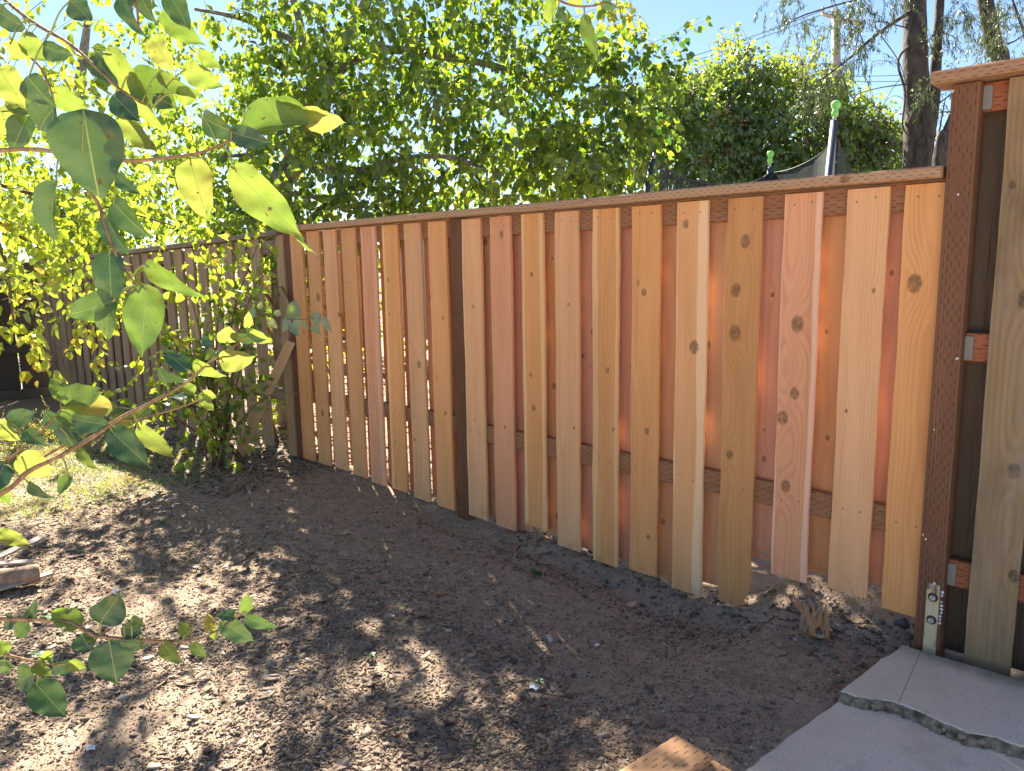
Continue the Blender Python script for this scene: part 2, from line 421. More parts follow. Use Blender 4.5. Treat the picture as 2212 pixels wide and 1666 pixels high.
# ------------------------------------------------------------------ ground
def vnoise(x, y, s, seed=0):
    x = np.asarray(x, float)*s+seed*17.3; y = np.asarray(y, float)*s+seed*5.1
    xi = np.floor(x); yi = np.floor(y); fx = x-xi; fy = y-yi; fx = fx*fx*(3-2*fx); fy = fy*fy*(3-2*fy)
    def h(a, b): v = np.sin(a*127.1+b*311.7+seed*74.7)*43758.5453; return v-np.floor(v)
    return (h(xi, yi)*(1-fx)+h(xi+1, yi)*fx)*(1-fy)+(h(xi, yi+1)*(1-fx)+h(xi+1, yi+1)*fx)*fy-.5
def sst(a, b, v): t = np.clip((v-a)/(b-a), 0, 1); return t*t*(3-2*t)
def gz(x, y):
    x = np.asarray(x, float); y = np.asarray(y, float)
    prof = np.interp(x, [-14, -10, -6, -4.7, -4.0, -3.0, -2.4, -1.7, -1.35, -1.15, -.85, -.6, 2], [-.16, -.12, -.03, .02, .0, -.055, -.04, -.10, -.10, -.02, -.01, -.03, -.03])
    fr = np.exp(-np.clip(-y, 0, 9)**2/.5)
    z = prof*np.where(y < 0, .35+.65*fr, 1.) + .02*vnoise(x, y, .9, 1)*2+.018*vnoise(x, y, 3.1, 2)+.010*vnoise(x, y, 9, 3)+.007*vnoise(x, y, 24, 4)
    z = z + .055*np.exp(-((x+1.19)**2/.03+(y-.10)**2/.015)) + .012*np.exp(-((x+1.0)**2/.05+(y+.05)**2/.02))
    z = z + .10*np.exp(-((x+.98)**2/.14+(y-.22)**2/.015))  # ridge behind the pickets, added to hide a sunlit strip under them
    z = z - .045*np.exp(-((x+1.9)**2/1.2+(y+.12)**2/.006))*(x < -1.2)
    ex = -.717-.118*(-y-.05); sl = sst(ex+.0, ex+.05, x)*sst(-.02, -.10, y)
    z = z*(1-sl)+(-.075)*sl
    far = sst(6, 30, np.hypot(x, y)); return z*(1-far)
def axis(a, b, n, lo, hi, m): return np.concatenate([a-np.geomspace(lo, .1, m)[:-1]+.0, np.linspace(a, b, n), b+np.geomspace(.1, hi, m)[1:]])
gx_ = axis(-7.5, 1.2, 290, 300, 300, 24); gy_ = axis(-4.0, 2.0, 200, 300, 300, 24)
GX, GY = np.meshgrid(gx_, gy_); GZ = gz(GX, GY)
nx, ny = len(gx_), len(gy_)
idx = np.arange(nx*ny).reshape(ny, nx)
F = np.stack([idx[:-1, :-1], idx[:-1, 1:], idx[1:, 1:], idx[1:, :-1]], -1).reshape(-1, 4)
fastmesh('ground', np.stack([GX, GY, GZ], -1).reshape(-1, 3), F, SOIL, kind='structure', smooth=True)

# ------------------------------------------------------------------ concrete path: two slabs with a broken edge between them
crack = [(1815, 1492), (1850, 1504), (1880, 1509), (1905, 1511), (1935, 1517), (1960, 1527), (1990, 1538), (2030, 1558), (2060, 1569), (2090, 1583), (2125, 1588), (2150, 1592), (2185, 1606), (2212, 1613)]
CK = [onZ(x, y, .012)[:2] for x, y in crack] + [np.array([v, -.41+.03*math.sin(v*9)]) for v in (-.1, .1, .35, .6, 1.0, 1.4, 4.0)]
path = empty('path', (-.7, -.3, 0)); tag(path, kind='structure')
def slab(name, loop, z, thick, par):
    n = len(loop); V = [(x, y, z-.004) for x, y in loop]; cx = sum(p[0] for p in loop)/n; cy = sum(p[1] for p in loop)/n
    ins = [(x+(cx-x)*.008, y+(cy-y)*.008, z) for x, y in loop]
    V = V+ins+[(x, y, z-thick) for x, y in loop]
    Fs = [tuple(range(n, 2*n))]
    for i in range(n):
        j = (i+1) % n; Fs.append((i, j, n+j, n+i)); Fs.append((2*n+i, 2*n+j, j, i))
    return meshobj(name, V, Fs, CONC, par)
tip = onZ(1947, 1395, .012)[:2]; e1 = onZ(1815, 1490, .012)[:2]; e2 = onZ(1590, 1666, -.01)[:2]
jag = lambda a, b, n, s: [np.array(a)+(np.array(b)-np.array(a))*t+rng.normal(0, s, 2) for t in np.linspace(0, 1, n)]
far = jag(tip, (1.4, -.03), 26, .004)+[np.array([4., -.03])]
slab('concrete_slab', [tuple(p) for p in far][::-1]+[tuple(p) for p in jag(tip, e1, 10, .003)][1:-1]+[tuple(p) for p in CK], .014, .10, path)
s2 = [tuple(p+np.array([0.0, -.012])) for p in CK]
bot = jag(e1+np.array([.0, -.02]), e2, 10, .002)+[e2+(e2-e1)*6.]
slab('concrete_slab', [tuple(p) for p in s2][::-1]+[tuple(p) for p in bot]+[(4.0, bot[-1][1])], -.018, .10, path)
# broken aggregate face between the slabs
V = []; Fb = []; K = []
for i in range(len(CK)-1):
    for t in np.linspace(0, 1, 9)[:-1]: K.append(CK[i]*(1-t)+CK[i+1]*t)
for i, p in enumerate(K):
    q = .004+.007*abs(math.sin(i*.37))+.010*random.random()**2
    V += [(p[0], p[1]+.004, .0135), (p[0], p[1]-q*.5, .006-.003*random.random()), (p[0], p[1]-q-.006, -.006-.006*random.random()), (p[0], p[1]-q-.010, -.03)]
for i in range(len(K)-1):
    for k in range(3): Fb.append((i*4+k, i*4+k+1, (i+1)*4+k+1, (i+1)*4+k))
meshobj('broken_edge', V, Fb, BROKE, path, smooth=True)
def pebble(name, c, r, mat, parent=None, sq=(1, 1, .7), seed=0, sub=2):
    import bmesh
    bm = bmesh.new(); bmesh.ops.create_icosphere(bm, subdivisions=sub, radius=1.0)
    rs = random.Random(seed)
    ph = [rs.random()*6 for _ in range(6)]
    for v in bm.verts:
        d = 1+.16*math.sin(v.co.x*2.7+ph[0])*math.cos(v.co.y*3.1+ph[1])+.12*math.sin(v.co.z*4+ph[2]+v.co.x*3)
        v.co = Vector((v.co.x*sq[0]*r*d, v.co.y*sq[1]*r*d, v.co.z*sq[2]*r*d))
    me = bpy.data.meshes.new(name); bm.to_mesh(me); bm.free(); me.materials.append(mat)
    me.polygons.foreach_set('use_smooth', [True]*len(me.polygons))
    o = bpy.data.objects.new(name, me); COL.objects.link(o); o.location = [float(v) for v in c]; o.rotation_euler = (rs.random(), rs.random(), rs.random()*6)
    if parent:
        o.parent = parent; o.location = (np.array(c)-np.array(parent.location)).tolist()
    return o
PS = simple('crack_pebble', (.38, .27, .17), .85, 0, .35, 30)
for i in sorted(rng.choice(len(K)-30, 16, replace=False).tolist()):
    p = K[i]; pebble('pebble', (p[0]+rng.normal(0, .003), p[1]-.008-rng.random()*.006, -.004+rng.normal(0, .004)), .007+.006*rng.random(), PS, path, seed=i, sub=1)

# ------------------------------------------------------------------ new shadowbox fence
fence = empty('shadowbox_fence', (-2.7, 0, 0), 'new cedar fence with alternating orange and pink pickets under a brown cap rail', 'fence')
S = [-4.644, -4.446, -4.257, -4.054, -3.857, -3.647, -3.444, -3.237, -2.973, -2.764, -2.550, -2.336, -2.115, -1.902, -1.679, -1.454, -1.226, -.999, -.808]
ZB = [.046, .044, .044, .031, .014, .014, -.005, -.012, -.014, -.026, -.029, -.035, -.056, -.047, -.074, -.066, .03, .03, .03]
BOTPX = {10: (1131, 1132), 16: (1666, 1240), 17: (1793, 1272), 18: (1897, 1312)}
for i, (x, y) in BOTPX.items(): ZB[i] = float(onY(x, y)[2])
C_ = dict(tan=(1.04, .92, .83), pink=(1.06, .87, .95), pale=(1.06, 1.0, 1.02), gold=(1.07, .885, .69), brown=(.82, .69, .54), orange=(1.04, .88, .74), olive=(.66, .66, .50))
# tone, sap(right x, left x, amount), knots [(px,py,r)]
BD = [('orange', None, [(656, 717, .010)]), ('tan', None, [(687, 642, .022), (697, 893, .018)]), ('pale', None, [(732, 680, .012), (715, 780, .005)]),
      ('tan', None, [(748, 610, .006)]), ('pink', (.03, -.05, .5), [(785, 768, .008)]), ('gold', (9, -.045, 1.), [(838, 605, .010), (841, 680, .008)]),
      ('pale', None, [(905, 788, .018), (886, 740, .006), (896, 950, .008)]), ('orange', None, [(957, 687, .008), (962, 893, .010)]),
      ('pale', (9, -.06, .5), [(1022, 662, .008)]), ('pink', None, [(1083, 507, .014), (1091, 923, .009)]), ('gold', (.045, -.045, .9), [(1148, 593, .01), (1153, 882, .012), (1146, 810, .010)]),
      ('pale', None, [(1228, 658, .006), (1240, 925, .006)]), ('gold', (.052, -.04, .9), [(1312, 800, .010), (1325, 928, .008)]), ('gold', None, [(1391, 632, .013), (1397, 932, .012), (1400, 1160, .010)]),
      ('tan', (.025, -.062, 1.), [(1481, 484, .015), (1500, 750, .022)]), ('brown', None, [(1610, 522, .021), (1590, 627, .022), (1588, 720, .026), (1576, 982, .016)]),
      ('pink', (.045, -.06, 1.), [(1723, 700, .026), (1717, 850, .018), (1690, 903, .022), (1697, 1050, .019)]), ('pale', None, [(1887, 628, .008), (1828, 888, .006)]), ('gold', None, [(1976, 613, .024)])]
nail_V = []; nail_F = []
def nail(x, y, z, r=.0035):
    b = len(nail_V)
    for k in range(6):
        a = k*math.pi/3; nail_V.append((x+r*math.cos(a), y, z+r*math.sin(a)))
    nail_F.append(tuple(range(b, b+6)))
def plank(name, x0, x1, y0, y1, z0, z1, mat, parent, tone, sap=None, knots=(), wavy=.0015, skew=0.0, notch=None, rot=0.0):
    """plank with slightly uneven edges; origin at its bottom centre"""
    n = 22; zs = np.linspace(z0, z1, n); cx = (x0+x1)/2; sd_ = random.random()*99
    V = []; Fs = []
    for i, z in enumerate(zs):
        a = wavy*(math.sin(z*7+sd_)+.6*math.sin(z*19+sd_*2)+.4*random.uniform(-1, 1)); b = wavy*(math.sin(z*6+sd_*3)+.6*math.sin(z*23+sd_)+.4*random.uniform(-1, 1))
        if i == 0: z_l, z_r = z+skew, z-skew
        else: z_l = z_r = z
        xl, xr = x0+a, x1+b
        if notch and z < notch[1]: xr = notch[0]
        cup = .0006*math.sin(z*3+sd_)
        V += [(xl-cx, y0+cup, z_l-z0), (xr-cx, y0+cup, z_r-z0), (xr-cx, y1+cup, z_r-z0), (xl-cx, y1+cup, z_l-z0)]
        if i:
            b0 = (i-1)*4; b1 = i*4
            for k in range(4): Fs.append((b0+k, b0+(k+1) % 4, b1+(k+1) % 4, b1+k))
    Fs.append((3, 2, 1, 0)); e = (n-1)*4; Fs.append((e, e+1, e+2, e+3))
    o = meshobj(name, V, Fs, mat, parent, (cx, 0, z0))
    j = random.uniform(.94, 1.06)
    o['tone'] = [tone[0]*j, tone[1]*j, tone[2]*j]
    if sap: o['sap'] = [float(v) for v in sap]
    else: o['sap'] = [9., -9., 0.]
    for k in range(4):
        if k < len(knots):
            kx, ky, kr = knots[k]; P = onY(kx, ky); o['knot%d' % k] = [float(P[0]-cx), float(P[2]-z0), kr]
        else: o['knot%d' % k] = [50., 50., 0.]
    return o
def rk(cx, z0, z1, n=2):
    """random knots given as pixel-free local positions"""
    return [(random.uniform(-.05, .05), random.uniform(.1, z1-z0-.1), random.uniform(.005, .016)) for _ in range(n)]
def setk(o, ks):
    for k, (a, b, r) in enumerate(ks[:4]): o['knot%d' % k] = [a, b, r]
def rprops(o, tone=(1, 1, 1), knots=()):
    o['tone'] = list(map(float, tone)); o['sap'] = [9., -9., 0.]
    for k in range(4): o['knot%d' % k] = [50., 50., 0.]
    setk(o, knots)
    return o
HT = 1.612
for i, s in enumerate(S):
    t, sap, kn = BD[i]
    x1 = s+.1397 if i < 18 else -.664
    z1 = HT-.006-.004*random.random()
    notch = (s+.095, ZB[i]+.055) if i == 15 else None
    zb = ZB[i]
    plank('picket', s, x1, 0.0, .016, zb, z1, W_CEDAR, fence, C_[t], sap, kn, skew=.002, notch=notch)
    for q in ((s+.035), (s+.100)):
        nail(q+random.uniform(-.006, .006), -.0008, 1.565+random.uniform(-.008, .008)); nail(q+random.uniform(-.006, .006), -.0008, np.interp(s, [-4.6, -.8], [.50, .43])+random.uniform(-.015, .015))
tones = ['pink', 'orange', 'tan', 'pink', 'gold', 'pink']
bk = [(S[i]+.1397+S[i+1])/2 for i in range(18)]
for i, c in enumerate(bk):
    if i == 7: c = c-.055
    sh = -.0 if i < 8 else -.048
    wd = .070 if i < 8 else .0748
    if i == 7: wd = .055
    zb = min(ZB[i], ZB[i+1])+.035*random.random() + (.03 if i >= 14 else 0)
    if i == 9: zb = ZB[9]-.012
    if i in (15,): zb = ZB[16]+.03
    o = plank('back_picket', c-wd+sh, c+wd+sh, .057, .073, zb, HT-.008, W_BACK, fence, C_[tones[i % 6]], (.05, -.03, .7) if i % 4 == 2 else None, [])
    setk(o, rk(c, zb, HT, 3 if i > 8 else 1))
def railx(name, x0, x1, y0, y1, za, zb_, h, mat, parent, tone=(1, 1, 1), bev=.003):
    """rail between two posts, may slope; top heights za at x0, zb_ at x1"""
    n = 12; V = []; Fs = []; cx = (x0+x1)/2; cz = (za+zb_)/2-h/2; b = bev
    prof = [(y0+b, -h), (y1-b, -h), (y1, -h+b), (y1, -b), (y1-b, 0), (y0+b, 0), (y0, -b), (y0, -h+b)]
    for i in range(n+1):
        t = i/n; x = x0+(x1-x0)*t; z = za+(zb_-za)*t+.0015*math.sin(x*3.3)
        V += [(x-cx, p[0], z+p[1]-cz) for p in prof]
        if i:
            for k in range(8): Fs.append(((i-1)*8+k, (i-1)*8+(k+1) % 8, i*8+(k+1) % 8, i*8+k))
    Fs.append(tuple(range(7, -1, -1))); Fs.append(tuple(range(n*8, n*8+8)))
    return rprops(meshobj(name, V, Fs, mat, parent, (cx, 0, cz)), tone)
P1 = (-4.742, -4.654); P2 = (-3.080, -2.990)
railx('rail', P1[1], P2[0], .018, .055, 1.606, 1.609, .095, W_RAIL, fence)
railx('rail', P2[1], -.69, .018, .055, 1.609, 1.612, .095, W_RAIL, fence)
railx('rail', P1[1], P2[0], .018, .055, .545, .535, .090, W_RAIL, fence)
railx('rail', P2[1], -.69, .018, .055, .515, .475, .095, W_RAIL, fence)
o = box('post', (P1[0], .018, -.3), (P1[1]+.01, .106, 1.612), W_REDPOST, fence, .004); rprops(o, (1, 1, 1))
o = box('post', (P2[0], .012, -.3), (P2[1], .101, 1.612), W_POST, fence, .004); rprops(o, (.85, .85, .8), [(.02, 1.0, .02), (-.01, 1.35, .015)])
capz = 1.6125
o = railx('cap_rail', -4.66, -3.04, -.042, .098, capz+.038, capz+.040, .037, W_CAP, fence, (1.05, 1.05, 1.05), .005); setk(o, [(0., -.6, .012)])
o = railx('cap_rail', -3.037, -.695, -.042, .098, capz+.040, capz+.042, .037, W_CAP, fence, (1, 1, 1), .005); setk(o, [(0., 1.02-.15, .014), (0.01, -.35+.1, .008)])
nm = simple('nail_steel', (.16, .13, .11), .6, .3)
meshobj('nail', nail_V, nail_F, nm, fence, kind='stuff')

# ------------------------------------------------------------------ tall weathered fence on the right
tall = empty('tall_fence', (-.64, 0, 0), 'taller weathered brown board fence with a thick incised corner post beside the path', 'fence')
PX0, PX1, PY0, PY1 = -.686, -.604, -.022, .066
o = box('post', (PX0, PY0, -.25), (PX1, PY1, 1.902), W_POST, tall, .005); rprops(o, (1, 1, 1), [(.01, .4, .01)])
rprops(railx('cap_rail', -.735, 1.6, -.065, .085, 1.944, 1.944, .038, W_CAP, tall, (.85, .8, .8), .005), (.85, .8, .8))
for (ya, yb) in ((178, 240), (720, 782), (1225, 1283)):
    z1 = float(onY(2130, ya, .02)[2]); z0 = float(onY(2130, yb, .02)[2])
    railx('rail', PX1+.002, 1.6, .020, .056, z1, z1, z1-z0, W_RAIL, tall, (1.1, .8, .8))
    hg = box('rail_hanger', (PX1+.001, .012, z0+.004), (PX1+.026, .019, z1-.012), HANGER, tall, .001)
TB = [(-.531, -.395), (-.325, -.188), (-.12, .02), (.09, .23), (.30, .44)]
for k, (a, b) in enumerate(TB):
    o = plank('picket', a, b, .0, .018, -.022, 1.900, W_TALL, tall, (.95, .95, .92), None, [], wavy=.0012, skew=.004)
    setk(o, [(.055, .35, .017), (.03, .70, .020), (.02, 1.25, .022), (-.04, 1.6, .010)] if k == 0 else rk(0, 0, 1.8, 3))
for c in (-.632, -.494, -.356, -.22, -.01, .13):
    o = plank('back_picket', c-.0688, c+.0688, .068, .086, -.02, 1.89, W_DARK, tall, (1.3, 1.2, 1.1), None, [])
# steel strap bolted to the foot of the post
pa = onY(2003, 1262, PY0); pb = onY(2037, 1400, PY0)
zt = float(onY(2015, 1262, PY0-.004)[2]); px0 = float(onY(2002, 1300, PY0)[0]); px1 = float(onY(2030, 1300, PY0)[0])
plx = (px0+px1)/2
pl = box('steel_strap', (plx-.021, PY0-.007, -.04), (plx+.019, PY0-.001, zt), PLATE, tall, .001)
for (bx, by) in ((2017, 1292), (2010, 1340)):
    c = onY(bx, by, PY0-.012)
    V = []; 
    vv, ff = tube_vf([(plx, PY0-.0075, c[2]), (plx, PY0-.0095, c[2])], [.0165, .0155], 16)
    ws = meshobj('washer', vv, ff, RUST, tall)
    vv, ff = tube_vf([(plx, PY0-.0096, c[2]), (plx, PY0-.0135, c[2]), (plx, PY0-.020, c[2]), (plx, PY0-.022, c[2])], [.0105, .0105, .0100, .007], 6)
    meshobj('bolt', vv, ff, STEEL, tall)
for k in range(11):
    zz = zt-.005-(k/10)*.13 if k > 3 else zt+.002-k*.012
    xx = plx+.026+rng.normal(0, .002) if k > 1 else plx+.01*k
    pebble('foam_blob', (xx, PY0-.003, zz), .004+.0025*rng.random(), FOAM, tall, (1, .6, 1), seed=200+k, sub=1)
for (x, y, r) in ((2058, 197, .006), (2070, 420, .004), (2068, 775, .0065), (2018, 928, .005), (1994, 1155, .005), (2000, 1165, .004)):
    c = onY(x, y, PY0-.001)
    if c[0] < PX0+.004: c[0] = PX0+.006
    pebble('paint_spot', c, r, FOAM, tall, (1, .35, 1), seed=int(x), sub=1)

# ------------------------------------------------------------------ old grey fence on the left
old = empty('weathered_fence', (-6.5, .02, 0), 'old grey weathered picket fence behind the leafy shrub, split post at its end', 'fence')
def oz(x): return float(np.interp(x, [-10.2, -6.4, -4.75], [1.50, 1.585, 1.632]))
def ob(x): return float(gz(x, 0.03))+.03
o = box('post', (-4.842, .005, -.25), (-4.75, .095, 1.60), W_OLD, old, .004); rprops(o, (1.25, 1.08, .9), [(.0, 1.2, .02)])
for xx in (-6.9, -9.2): rprops(box('post', (xx, .045, -.3), (xx+.09, .135, oz(xx)-.03), W_OLD, old, .004), (.6, .6, .6))
for (a, b) in ((-10.2, -6.86), (-6.86, -4.76)):
    railx('cap_rail', a, b, -.03, .10, oz(a), oz(b), .036, W_OLDX, old, (.75, .75, .78))
    railx('rail', a, b-.02, .035, .073, oz(a)-.06, oz(b)-.06, .09, W_OLDX, old, (.9, .88, .85))
    railx('rail', a, b-.02, .035, .073, .50-.12*(a < -7), .53-.02, .09, W_OLDX, old, (.9, .85, .75))
x = -5.08; k = 0
while x > -10.1:
    wdt = .135
    o = plank('picket', x-wdt, x, .016, .032, ob(x)+random.uniform(-.02, .03), oz(x)-.045, W_OLD, old, [(1, .97, .92), (.85, .82, .8), (1.1, 1.05, 1.0)][k % 3], None, [], skew=random.uniform(-.01, .01), wavy=.002)
    setk(o, rk(0, 0, 1.4, 2))
    x -= .21+random.uniform(-.01, .015); k += 1
x = -4.98; k = 0
while x > -10.1:
    if k not in (0, 1, 4):
        o = plank('back_picket', x-.13, x, .078, .094, ob(x)+random.uniform(-.02, .06), oz(x)-.05, W_OLD, old, (.55, .52, .5), None, [], wavy=.002)
    x -= .212; k += 1
# splinters split off the old end post
def stick(name, a, b, w_, t_, mat, parent=None, twist=0, label=None, cat=None, tone=(1, 1, 1), knots=()):
    """straight board from a to b, w_ wide, t_ thick"""
    a = np.array(a, float); b = np.array(b, float); L = np.linalg.norm(b-a)
    V = []; n = 8
    for i in range(n+1):
        t = i/n; ww = w_/2*(1+.05*math.sin(i*2.1+L)); 
        for sx, sy in ((-1, -1), (1, -1), (1, 1), (-1, 1)): V.append((sx*ww, sy*t_/2, L*t))
    Fs = [(3, 2, 1, 0), tuple(n*4+k for k in range(4))]
    for i in range(n):
        for k in range(4): Fs.append((i*4+k, i*4+(k+1) % 4, i*4+4+(k+1) % 4, i*4+4+k))
    z = Vector((b-a).tolist()).normalized(); q = z.to_track_quat('Z', 'Y')
    if twist is None:      # broad side turned towards the yard
        vw = Vector(((a+b)/2-CAM).tolist()).normalized(); xx = z.cross(vw).normalized(); q = Matrix((xx, z.cross(xx), z)).transposed().to_quaternion(); twist = .25
    o = meshobj(name, V, Fs, mat, parent, a); o.rotation_mode = 'QUATERNION'
    from mathutils import Quaternion
    o.rotation_quaternion = q @ Quaternion((0, 0, 1), twist)
    rprops(o, tone, knots)
    if label: tag(o, label, cat)
    return o
stick('splinter', onY(604, 622, -.012), onY(631, 672, -.02), .030, .012, W_OLD, old, 1.2, tone=(1.0, .95, .9))
stick('splinter', onY(604, 622, -.010), onY(592, 655, -.014), .015, .01, W_OLD, old, 1.0, tone=(.6, .6, .6))

# dark board fence across the far left corner
dk = empty('corner_fence', (-10.35, -1, 0), 'dark shaded board fence closing the far left corner of the yard', 'fence')
XC = -10.35
ya = float(onX(108, 800, XC)[1]); yb = ya-3.6
n = 11
for i in range(n):
    y1 = ya-.02-i*.30; y0 = y1-.285
    c = (y0+y1)/2
    V, Fs = boxvf((-.142, 0, 0), (.142, .02, 1.62+.01*random.random()))
    o = meshobj('board', V, Fs, W_DARK, dk, (XC, c, -.12)); o.rotation_euler = (0, 0, math.pi/2); rprops(o, random.choice([(1, 1, 1), (.8, .8, .8), (1.2, 1.1, 1.)]), [(0., .5, .012)])
for z in (.45, 1.3):
    o = meshobj('rail', *boxvf((XC+.004, yb, z), (XC+.04, ya, z+.09)), W_DARK, dk); rprops(o, (.9, .9, .9))
o = meshobj('kickboard', *boxvf((XC+.004, yb, -.15), (XC+.05, ya-.05, .02)), W_DARK, dk); rprops(o, (1.3, 1.3, 1.3))
rprops(box('post', (XC-.06, ya, -.2), (XC+.03, ya+.09, 1.6), W_DARK, dk, .003), (.9, .9, .9))

# ------------------------------------------------------------------ loose boards by the old fence
stick('leaning_board', onZ(513, 990, .02), onY(628, 738, -.03), .062, .022, W_OLD, None, None, 'pale grey board leaning on the red brown post where the new fence ends', 'board', (1.9, 1.75, 1.6))
stick('dark_board', onZ(597, 955, .0)+np.array([0, -.02, 0]), onY(566, 872, .0), .085, .02, W_OLD, None, .3, 'dark grey board tilted at the foot of the old split post', 'board', (.5, .5, .55))
stick('brown_stake', onZ(536, 1008, .0), dep(482, 948, project(onZ(482, 1000, 0))[2]), .05, .018, W_DARK, None, .4, 'short dark brown stake leaning beside the shrub stems', 'stake', (1.5, 1.0, .7))

# ------------------------------------------------------------------ lumber on the ground
def lumber(c0, c1, c2, z, th, label):
    """c0 far-left corner, c1 far-right corner, c2 direction point (near-left); flat board"""
    c0, c1, c2 = [np.array(c[:2]) for c in (c0, c1, c2)]
    w_ = np.linalg.norm(c1-c0); d = (c2-c0)/np.linalg.norm(c2-c0); ux = np.array([-d[1], d[0]])
    if ux@(c1-c0) < 0: ux = -ux
    o = box('lumber_board', (0, -1.2, 0), (w_, 0, th), W_LUMBER, None, .006)
    ang = math.atan2(ux[1], ux[0])
    v = np.array([[math.cos(ang), -math.sin(ang)], [math.sin(ang), math.cos(ang)]])
    cen = c0+ux*w_/2+d*.6
    o.location = (cen[0], cen[1], z); o.rotation_euler = (0, 0, ang if (v@np.array([0, -1.]))@d > 0 else ang+math.pi)
    rprops(o); tag(o, label, 'lumber board', 'lumber boards lying on the ground')
    return o
zA = .058
lumber(onZ(1461, 1586, zA+.038), onZ(1539, 1630, zA+.038), onZ(1332, 1666, zA+.038), zA, .038, 'orange incised lumber board lying higher, its corner in a patch of sun')
lumber(onZ(1541, 1640, zA+.014), onZ(1622, 1676, zA+.014), onZ(1500, 1668, zA+.014), zA-.024, .038, 'shaded orange lumber board tucked lower beside the sunlit one')
stick('wooden_spacer', (-1.04, -1.50, .02), (-.86, -1.50, .02), .06, .05, GREYW, None, 0, 'small wood block under the orange lumber boards', 'wood block')

# ------------------------------------------------------------------ foliage tools
def leaf_arrays(base, axis_, nrm, L, W):
    """vectorised leaves: two folded halves, 6 vertices, 2 quads"""
    a = axis_/np.linalg.norm(axis_, axis=1)[:, None]
    s = np.cross(a, nrm); s /= np.linalg.norm(s, axis=1)[:, None]+1e-9
    n = np.cross(s, a); L = L[:, None]; W = W[:, None]
    pts = [base, base+a*L*.30-s*W*.50+n*W*.14, base+a*L*.68-s*W*.33+n*W*.08, base+a*L-n*L*.12, base+a*L*.68+s*W*.33+n*W*.08, base+a*L*.30+s*W*.50+n*W*.14]
    V = np.stack(pts, 1).reshape(-1, 3); m = len(base); k = np.arange(m)[:, None]*6
    F_ = np.concatenate([k+np.array([[0, 3, 2, 1]]), k+np.array([[0, 5, 4, 3]])], 0)
    return V, F_
SHL = None
def small_leaf_mesh(mat):
    V, F_ = leaf_arrays(np.zeros((1, 3)), np.array([[0, 1., 0]]), np.array([[0, 0, 1.]]), np.array([1.]), np.array([.78]))
    me = bpy.data.meshes.new('leaf'); me.from_pydata(V.tolist(), [], F_.tolist()); me.materials.append(mat); return me
class Foliage:
    def __init__(s, name_seed=0): s.b = []; s.a = []; s.n = []; s.L = []; s.t = []; s.tw = []
    def spray(s, start, direc, length, nleaf, size, tint, droop=.5, tsd=.18, spread=.7):
        """a drooping twig with leaves alternating along it"""
        start = np.array(start, float); d = np.array(direc, float); d /= np.linalg.norm(d)+1e-9
        pts = [start]; m = 5
        for i in range(m):
            d = d+np.array([0, 0, -droop*.25])+rng.normal(0, .12, 3); d /= np.linalg.norm(d); pts.append(pts[-1]+d*length/m)
        pts = np.array(pts); s.tw.append(pts)
        for i in range(nleaf):
            t = (i+.5+rng.random()*.6)/nleaf*m; t = min(t, m-.01); k = int(t); p = pts[k]+(pts[k+1]-pts[k])*(t-k); dd = pts[k+1]-pts[k]; dd /= np.linalg.norm(dd)
            o = rng.normal(0, 1, 3); o -= dd*(o@dd); o /= np.linalg.norm(o)+1e-9
            off = o*spread+dd*.5+np.array([0, 0, -.55*droop-.1])
            off /= np.linalg.norm(off); pet = size*.35
            s.b.append(p+off*pet); ax = off+np.array([0, 0, -.6*droop])+rng.normal(0, .25, 3)
            s.a.append(ax); s.n.append(rng.normal(0, 1, 3)+np.array([0, 0, .7])); s.L.append(size*rng.uniform(.65, 1.25)); s.t.append(tint+rng.normal(0, tsd))
    def finish(s, parent, mat, twmat, ratio=.78, parts=300, twr=.0022, foliage='foliage', twigname='twigs'):
        b, a, n, L, t = map(np.array, (s.b, s.a, s.n, s.L, s.t)); t = np.clip(t, 0, 1)
        x, y, z = project_many(b)
        score = np.where((x > -20) & (x < 2230) & (y > -20) & (y < 1690) & (z > 0), L/np.maximum(z, .1), 0)
        top = np.argsort(-score)[:parts]; mask = np.ones(len(b), bool); mask[top] = False
        if parts:
            me = small_leaf_mesh(mat)
            base = np.array(parent.location)
            for i in top:
                o = bpy.data.objects.new('leaf', me); COL.objects.link(o); o.parent = parent
                ax = Vector(a[i].tolist()).normalized(); sv = ax.cross(Vector(n[i].tolist())).normalized(); nv = sv.cross(ax)
                mm = Matrix((sv, ax, nv)).transposed()
                o.rotation_mode = 'QUATERNION'; o.rotation_quaternion = mm.to_quaternion(); o.location = (b[i]-base).tolist(); o.scale = (L[i],)*3
                o['tint'] = float(t[i])
        V, F_ = leaf_arrays(b[mask], a[mask], n[mask], L[mask], L[mask]*ratio)
        fastmesh(foliage, V, F_, mat, parent, np.repeat(t[mask], 6))
        if s.tw and twr:
            TV = []; TF = []; c = 0
            for pts in s.tw:
                v, f = tube_vf(pts, np.linspace(twr, twr*.5, len(pts)), 3, cap=False); TV += v; TF += [tuple(i+c for i in q) for q in f]; c += len(v)
            fastmesh(twigname, np.array(TV), np.array(TF), twmat, parent)
def project_many(P):
    d = P-CAM; z = d@fw; zz = np.where(abs(z) < 1e-3, 1e-3, z)
    return 1106+FPX*(d@rt2)/zz, 833-FPX*(d@up2)/zz, z
def inball(r): 
    while True:
        p = rng.uniform(-1, 1, 3)
        if p@p < 1: return p*np.array(r)

